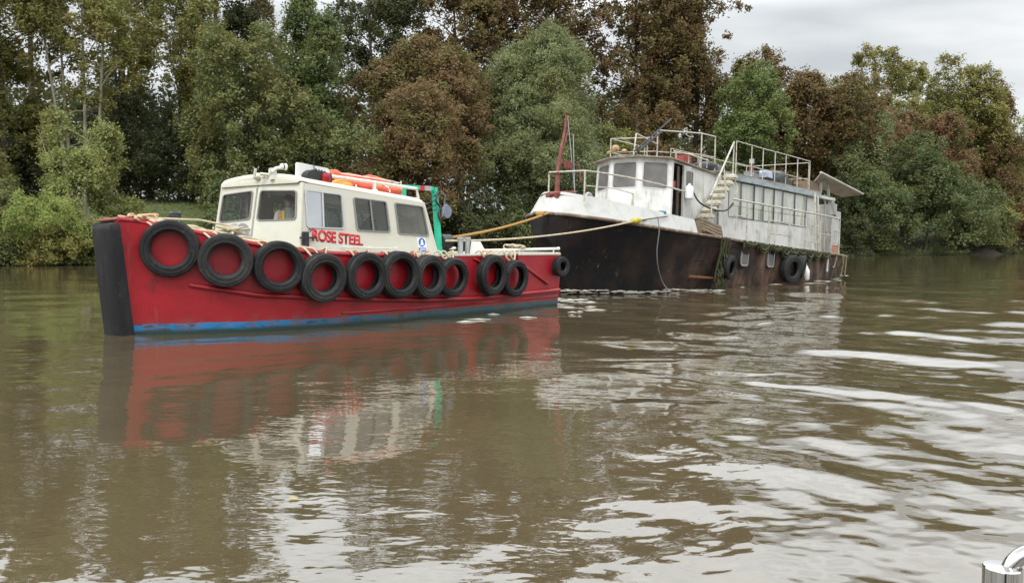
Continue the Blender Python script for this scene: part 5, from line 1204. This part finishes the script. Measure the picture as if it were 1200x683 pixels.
T('dark_tree', 'tall dark tree top standing behind the maple against the sky', 262, -20, 170, 42, 32, 'dark', .38, 2.8, 14, .65, .6, .2, lob=.4)
T('maple_tree', 'dull green maple with layered boughs behind the wheelhouse front', 288, 48, 252, 74, 9, 'maple', .32, 3.4, 22, .62, .4, .2, lob=.36)
T('golden_tree', 'small golden brown crown peeping up behind the deep green tree', 312, 2, 110, 30, 34, 'golden', .36, 2.4, 10, .6, .6, .2, lob=.42)
T('deep_green_tree', 'deep green leafy tree reaching the top edge above the wheelhouse', 378, -12, 225, 64, 13, 'deep', .34, 3.4, 20, .65, .55, .2, lob=.38)
T('maple_tree', 'low green tree filling the gap behind the orange raft', 372, 130, 262, 62, 6, 'maple', .30, 3.6, 16, .58, .5, .2, lob=.42)
T('copper_hornbeam', 'round copper brown hornbeam behind the tug roof', 490, 34, 215, 78, 9, 'brown', .30, 3.8, 22, .60, .55, .2, lob=.36)
T('copper_hornbeam', 'lower copper brown tree reaching down behind the green gantry', 482, 120, 296, 84, 4, 'brown', .28, 4.0, 22, .55, .5, .2, lob=.38)
T('silver_willow', 'large grey green willow standing between the two boats', 628, 28, 235, 88, 9, 'willow', .34, 3.6, 24, .60, .95, .6, asp=.30, lob=.36, shape=.3)
T('silver_willow', 'lower dark-hearted willow boughs above the tow ropes', 622, 130, 298, 72, 3.5, 'willow', .30, 3.4, 18, .58, .9, .6, asp=.32, lob=.40)
T('young_willow', 'small yellow green tree beside the houseboat derrick', 722, 135, 215, 36, 9, 'pale', .28, 2.8, 12, .5, .6, .3, lob=.4)
# --- tall brown chestnuts along the skyline
T('horse_chestnut', 'tall dark rust chestnut whose top leaves the photo above the copper hornbeam', 540, -60, 140, 82, 27, 'rust', .42, 2.5, 20, .72, .55, .25, lob=.36)
T('horse_chestnut', 'tall dark rust chestnut behind the silver willow', 645, -75, 150, 82, 25, 'rust', .42, 2.5, 20, .72, .55, .25, lob=.36)
T('horse_chestnut', 'tall chestnut with sky gaps between willow and houseboat mast', 745, -60, 205, 76, 23, 'rust', .42, 2.2, 22, .72, .5, .25, lob=.33)
T('horse_chestnut', 'tall chestnut whose rounded edge stands against the sky above the wheelhouse', 810, -40, 210, 78, 22, 'rust', .42, 3.0, 20, .72, .5, .25, lob=.36, shape=.45)
T('dark_tree', 'dark crown at the top edge between deep green tree and chestnuts', 440, -60, 110, 62, 30, 'dark', .38, 2.8, 16, .65, .6, .2, lob=.4)
T('brown_tree', 'low brown tree behind the houseboat wheelhouse', 770, 120, 285, 66, 10, 'rust', .34, 3.6, 18, .6, .5, .2, lob=.42)
T('ash_tree', 'fresh green ash glowing above the houseboat cabin roof', 872, 88, 235, 52, 10, 'ash', .34, 3.8, 18, .62, .6, .25, lob=.40)
T('horse_chestnut', 'brown chestnut standing behind the aft roof railing', 918, 76, 262, 78, 14, 'rust', .38, 3.6, 18, .68, .5, .25, lob=.40)
T('horse_chestnut', 'brown chestnut between the aft railing and the pale shrub', 968, 104, 265, 56, 9, 'rust', .36, 3.6, 16, .65, .5, .25, lob=.42)
T('olive_tree', 'olive topped tree on the skyline right of the houseboat', 1022, 66, 235, 78, 22, 'olive', .40, 2.8, 18, .7, .5, .2, lob=.36)
T('red_brown_tree', 'reddish brown tree below the skyline right of the houseboat', 1055, 100, 240, 72, 12, 'redb', .36, 3.4, 18, .65, .5, .2, lob=.38)
T('olive_tree', 'dull olive crown between the two tallest trees of the right skyline', 1082, 84, 250, 52, 24, 'maple', .40, 3.0, 18, .7, .5, .2, lob=.4)
T('red_brown_tree', 'small reddish tree tucked between the tall brown tree and the green shrubs', 1108, 165, 262, 34, 8, 'redb', .34, 3.2, 12, .6, .5, .2, lob=.42)
T('olive_tree', 'tallest brown and olive tree on the right skyline', 1122, 70, 262, 76, 20, 'olive', .42, 3.0, 22, .75, .5, .2, lob=.36)
T('brown_tree', 'brown tree leaning over the right edge of the skyline', 1160, 105, 280, 40, 15, 'rust', .38, 3.0, 14, .7, .5, .2, lob=.42)
T('waterside_shrub', 'pale green shrub just right of the houseboat stern', 1008, 132, 262, 40, 5, 'willow', .34, 3.8, 14, .62, .6, .3, lob=.42)
T('waterside_shrub', 'dark green shrub touching the water right of the houseboat stern', 1018, 205, 304, 42, 1.5, 'shrubg', .34, 4.2, 14, .6, .55, .3, lob=.48, trunk=True)
T('waterside_shrub', 'broad rounded green shrub hanging over the water, middle of the right bank', 1084, 176, 303, 62, 1.5, 'shrubg', .36, 4.2, 20, .65, .55, .3, lob=.44)
T('waterside_shrub', 'dark green shrub sloping to the water before the right gap', 1140, 212, 301, 36, 2, 'shrubg', .36, 4.2, 14, .62, .55, .3, lob=.48)
T('olive_tree', 'pale olive tree at the right edge with a thin leaning trunk', 1192, 175, 292, 38, 18, 'olive', .38, 2.8, 14, .7, .55, .25, lob=.38, stems=2, bark=m_palebark)
T('waterside_shrub', 'small olive shrub at the waterline between the big rounded shrubs and the rusty bush', 1164, 232, 301, 30, .6, 'olive', .36, 4.2, 12, .6, .55, .3, lob=.48)
T('brown_bush', 'rusty brown bush at the waterline by the right edge', 1188, 245, 299, 24, 1.5, 'redb', .36, 3.6, 10, .6, .55, .25, lob=.5, cat='bush')
T('pale_tree', 'small pale yellow tree far back at the right edge', 1196, 120, 240, 26, 45, 'pale', .42, 2.4, 10, .7, .6, .2, lob=.42)
# low growth behind the houseboat
for px, tp, sp, lb in ((545, 225, 'dark', 'dark bush at the waterline behind the tow ropes'), (600, 240, 'shrubg', 'green bush at the waterline under the willow'), (668, 215, 'dark', 'dark bush behind the houseboat bow'), (748, 225, 'dark', 'dark bush behind the houseboat wheelhouse'), (838, 190, 'shrubg', 'green bush behind the houseboat stairs'), (905, 205, 'rust', 'brown bush behind the houseboat cabin'), (968, 215, 'dark', 'dark bush behind the houseboat stern')):
    T('waterside_bush', lb, px, tp, 303-4*(px > 700), 52, 2.0, sp, .32, 3.6, 14, .58, .55, .3, lob=.46, cat='bush', trunk=False)
for px, tp, sp, lb in ((300, 222, 'shrubg', 'low green bush behind the tug wheelhouse'), (410, 215, 'dark', 'low dark bush behind the tug life raft')):
    T('waterside_bush', lb, px, tp, 300, 56, 2.0, sp, .30, 3.6, 14, .58, .55, .3, lob=.46, cat='bush', trunk=False)
# beyond the frame: the wood goes on
for px, tp, hw, sp, lb in ((-150, -80, 110, 'maple', 'green tree beyond the left edge of the wood'), (-330, -90, 130, 'olive', 'olive tree farther along the left bank'), (1290, 90, 90, 'maple', 'green tree beyond the right edge of the wood'), (1420, 60, 110, 'rust', 'brown tree farther along the right bank')):
    T('bank_tree', lb, px, tp, 275, hw, 12, sp, .5, 2.2, 18, .8, .55, .2, lob=.42)

# ---- woodland mass far behind, undergrowth along the bank, grass
def mass(name, label, pts, mat, leaf, seed, cat, asp=.55, droop=.1):
    me = leaf_mesh(name, pts, np.array([0, -.3, .5]), leaf, leaf*asp, mat, seed, None, droop); o = bpy.data.objects.new(name, me); C.objects.link(o); tag(o, label, cat, kind='stuff'); return o
g = np.random.default_rng(77)
n = 120000; X = g.uniform(-110, 175, n); d = g.uniform(36, 56, n); Y = 85.9+.595*X+d*1.16
H_ = np.interp(X, [-110, -62, -40, -25, 0, 30, 60, 175], [13, 11, 13, 18, 23, 21, 15, 13])+2.0*np.sin(X*.31)+1.5*np.sin(X*.13+1)+1.2*np.sin(X*.9)
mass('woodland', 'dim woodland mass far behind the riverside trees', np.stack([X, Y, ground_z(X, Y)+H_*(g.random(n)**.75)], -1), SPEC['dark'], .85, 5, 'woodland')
n = 36000; X = g.uniform(-60, 125, n); d = np.abs(g.normal(0, 1.3, n))-.6; Y = 85.9+.595*X+d*1.16; hh = (.7+.5*np.sin(X*.8)+.4*np.sin(X*2.1+1))*(g.random(n))
gz_ = np.maximum(ground_z(X, Y), 0)
mass('undergrowth', 'nettles and rough growth along the waterline', np.stack([X, Y-.4*g.random(n), gz_+.05+np.maximum(hh, .04)], -1), SPEC['shrubg'], .24, 6, 'undergrowth', .5, .3)
n = 24000; X = g.uniform(-70, 10, n); d = g.uniform(3, 26, n); Y = 85.9+.595*X+d*1.16
gp = np.stack([X, Y, ground_z(X, Y)+.10], -1)
m_gr = leaf_mat('meadow grass', (.22, .27, .08), (.20, .23, .085), (.17, .17, .07))
me = leaf_mesh('grass', gp, np.array([0, -.8, .1]), .34, .05, m_gr, 8, None, -1.2); o = bpy.data.objects.new('grass', me); C.objects.link(o); tag(o, 'rough meadow grass behind the bank', 'grass', kind='stuff')
# the wood on the near bank, behind the viewer, that the windows and chrome mirror
n = 30000; X = g.uniform(-140, 140, n); Y = -62+g.normal(0, 4, n)+.2*X; H_ = 4+1.2*np.sin(X*.2)+.8*np.sin(X*.53)
mass('near_woodland', 'wood on the near bank across the river', np.stack([X, Y, .5+H_*g.random(n)], -1), SPEC['maple'], 1.0, 9, 'woodland')

# ---- floating leaf and bits
k = MB(); k.plate([(-.035, 0), (-.01, .013), (.025, .009), (.04, 0), (.02, -.011), (-.015, -.013)], [], lambda a, b: (a, b, 0), .004, (0, 0, 1))
lf = k.build('floating_leaf', M('yellow leaf', (.45, .36, .06), rough=.6), None, 0); lf.location = (-1.45, 5.78, hgt(-1.45, 5.78)+.012); tag(lf, 'single yellow leaf floating on the brown water', 'leaf')

# ---- polished rail post of the viewer's own boat
m_chrome = M('polished stainless steel', (.50, .49, .475), rough=.08, metal=1.)
post = empty('rail_post', Matrix.Translation((.775, 1.374, 0))); tag(post, 'polished steel rail post with curved tube at the lower right corner', 'rail post')
def lathe_local(prof, n=36):
    k = MB(); k.lathe(prof, (0, 0, 0), 'z', n); return k
lathe_local([(0, -.2), (.0305, -.2), (.0290, 1.188), (.0275, 1.1905), (0, 1.191)]).build('post_tube', m_chrome, post, 30)
k = MB(); pts = smooth_path([(.010, .0, 1.184), (.018, .0, 1.198), (.035, .0, 1.210), (.075, .0, 1.221), (.16, .0, 1.228), (.9, 0, 1.24)], 8); k.tube(pts, .0125, 14); k.build('rail_tube', m_chrome, post, 60)

# ================================================================== SKY, LIGHT, CAMERA
SUN_EL, SUN_AZ = R(52), R(205)      # azimuth measured clockwise from +Y: behind the viewer, a little left
w = bpy.data.worlds.new('World'); bpy.context.scene.world = w; w.use_nodes = True; t = w.node_tree; t.nodes.clear()
out = nd(t, 'ShaderNodeOutputWorld'); bg = nd(t, 'ShaderNodeBackground'); bg.inputs['Strength'].default_value = .1
sky = nd(t, 'ShaderNodeTexSky', sky_type='NISHITA'); sky.sun_disc = False; sky.sun_elevation = SUN_EL; sky.sun_rotation = SUN_AZ
co = nd(t, 'ShaderNodeTexCoord').outputs['Generated']; sp = nd(t, 'ShaderNodeSeparateXYZ'); t.links.new(co, sp.inputs[0])
zc = nd(t, 'ShaderNodeMath', operation='MAXIMUM'); t.links.new(sp.outputs[2], zc.inputs[0]); zc.inputs[1].default_value = 0.
za = nd(t, 'ShaderNodeMath', operation='ADD'); t.links.new(zc.outputs[0], za.inputs[0]); za.inputs[1].default_value = .12
px_ = nd(t, 'ShaderNodeMath', operation='DIVIDE'); t.links.new(sp.outputs[0], px_.inputs[0]); t.links.new(za.outputs[0], px_.inputs[1])
py_ = nd(t, 'ShaderNodeMath', operation='DIVIDE'); t.links.new(sp.outputs[1], py_.inputs[0]); t.links.new(za.outputs[0], py_.inputs[1])
cb_ = nd(t, 'ShaderNodeCombineXYZ'); t.links.new(px_.outputs[0], cb_.inputs[0]); t.links.new(py_.outputs[0], cb_.inputs[1])
m1 = noise_mask(t, cb_.outputs[0], .95, .36, .62, (.8, 1.3, 1), detail=5, rough=.5)
cl = mixc(t, m1, (5.7, 6.05, 6.3), (9.2, 9.4, 9.5))
grad = nd(t, 'ShaderNodeFloatCurve'); t.links.new(zc.outputs[0], grad.inputs['Value']); cv = grad.mapping.curves[0]
for i_, (a_, b_) in enumerate(((0, .265), (.235, .30), (.30, .68), (.40, .92), (.62, .86), (1, .55))):
    if a_ not in (0, 1): cv.points.new(a_, b_)
for p_ in cv.points:
    if p_.location[0] < .01: p_.location = (0, .265)
    if p_.location[0] > .99: p_.location = (1, .60)
    p_.handle_type = 'VECTOR'
grad.mapping.update()
gm_ = nd(t, 'ShaderNodeMath', operation='MULTIPLY'); t.links.new(grad.outputs[0], gm_.inputs[0]); gm_.inputs[1].default_value = 3.; grad = gm_
ml = nd(t, 'ShaderNodeVectorMath', operation='SCALE'); t.links.new(cl, ml.inputs[0]); t.links.new(grad.outputs[0], ml.inputs['Scale'])
mx = nd(t, 'ShaderNodeMix', data_type='RGBA'); mx.inputs[0].default_value = .96; t.links.new(sky.outputs[0], mx.inputs[6]); t.links.new(ml.outputs[0], mx.inputs[7])
t.links.new(mx.outputs[2], bg.inputs[0]); t.links.new(bg.outputs[0], out.inputs[0])
sl = bpy.data.lights.new('sun', 'SUN'); sl.energy = 1.5; sl.angle = R(18); sl.color = (1., .965, .91)
so = bpy.data.objects.new('sun', sl); C.objects.link(so)
dv = Vector((math.sin(SUN_AZ)*math.cos(SUN_EL), math.cos(SUN_AZ)*math.cos(SUN_EL), math.sin(SUN_EL)))
so.rotation_euler = dv.to_track_quat('Z', 'Y').to_euler(); so.location = dv*50
cam = bpy.data.cameras.new('camera'); cam.sensor_fit = 'HORIZONTAL'; cam.angle = 2*math.atan(600/F_); cam.clip_start = .05; cam.clip_end = 5000
cob = bpy.data.objects.new('camera', cam); C.objects.link(cob); cob.location = (0, 0, CAMZ); cob.rotation_euler = (R(90)-PITCH, 0, 0)
sc = bpy.context.scene; sc.camera = cob
sc.view_settings.view_transform = 'Standard'; sc.view_settings.look = 'None'; sc.view_settings.exposure = .29; sc.view_settings.gamma = 1.
sc.cycles.max_bounces = 6; sc.cycles.diffuse_bounces = 3; sc.cycles.glossy_bounces = 4; sc.cycles.transmission_bounces = 4; sc.cycles.transparent_max_bounces = 12
sc.cycles.caustics_reflective = False; sc.cycles.caustics_refractive = False; sc.cycles.use_denoising = True; sc.cycles.use_adaptive_sampling = True; sc.cycles.adaptive_threshold = .02
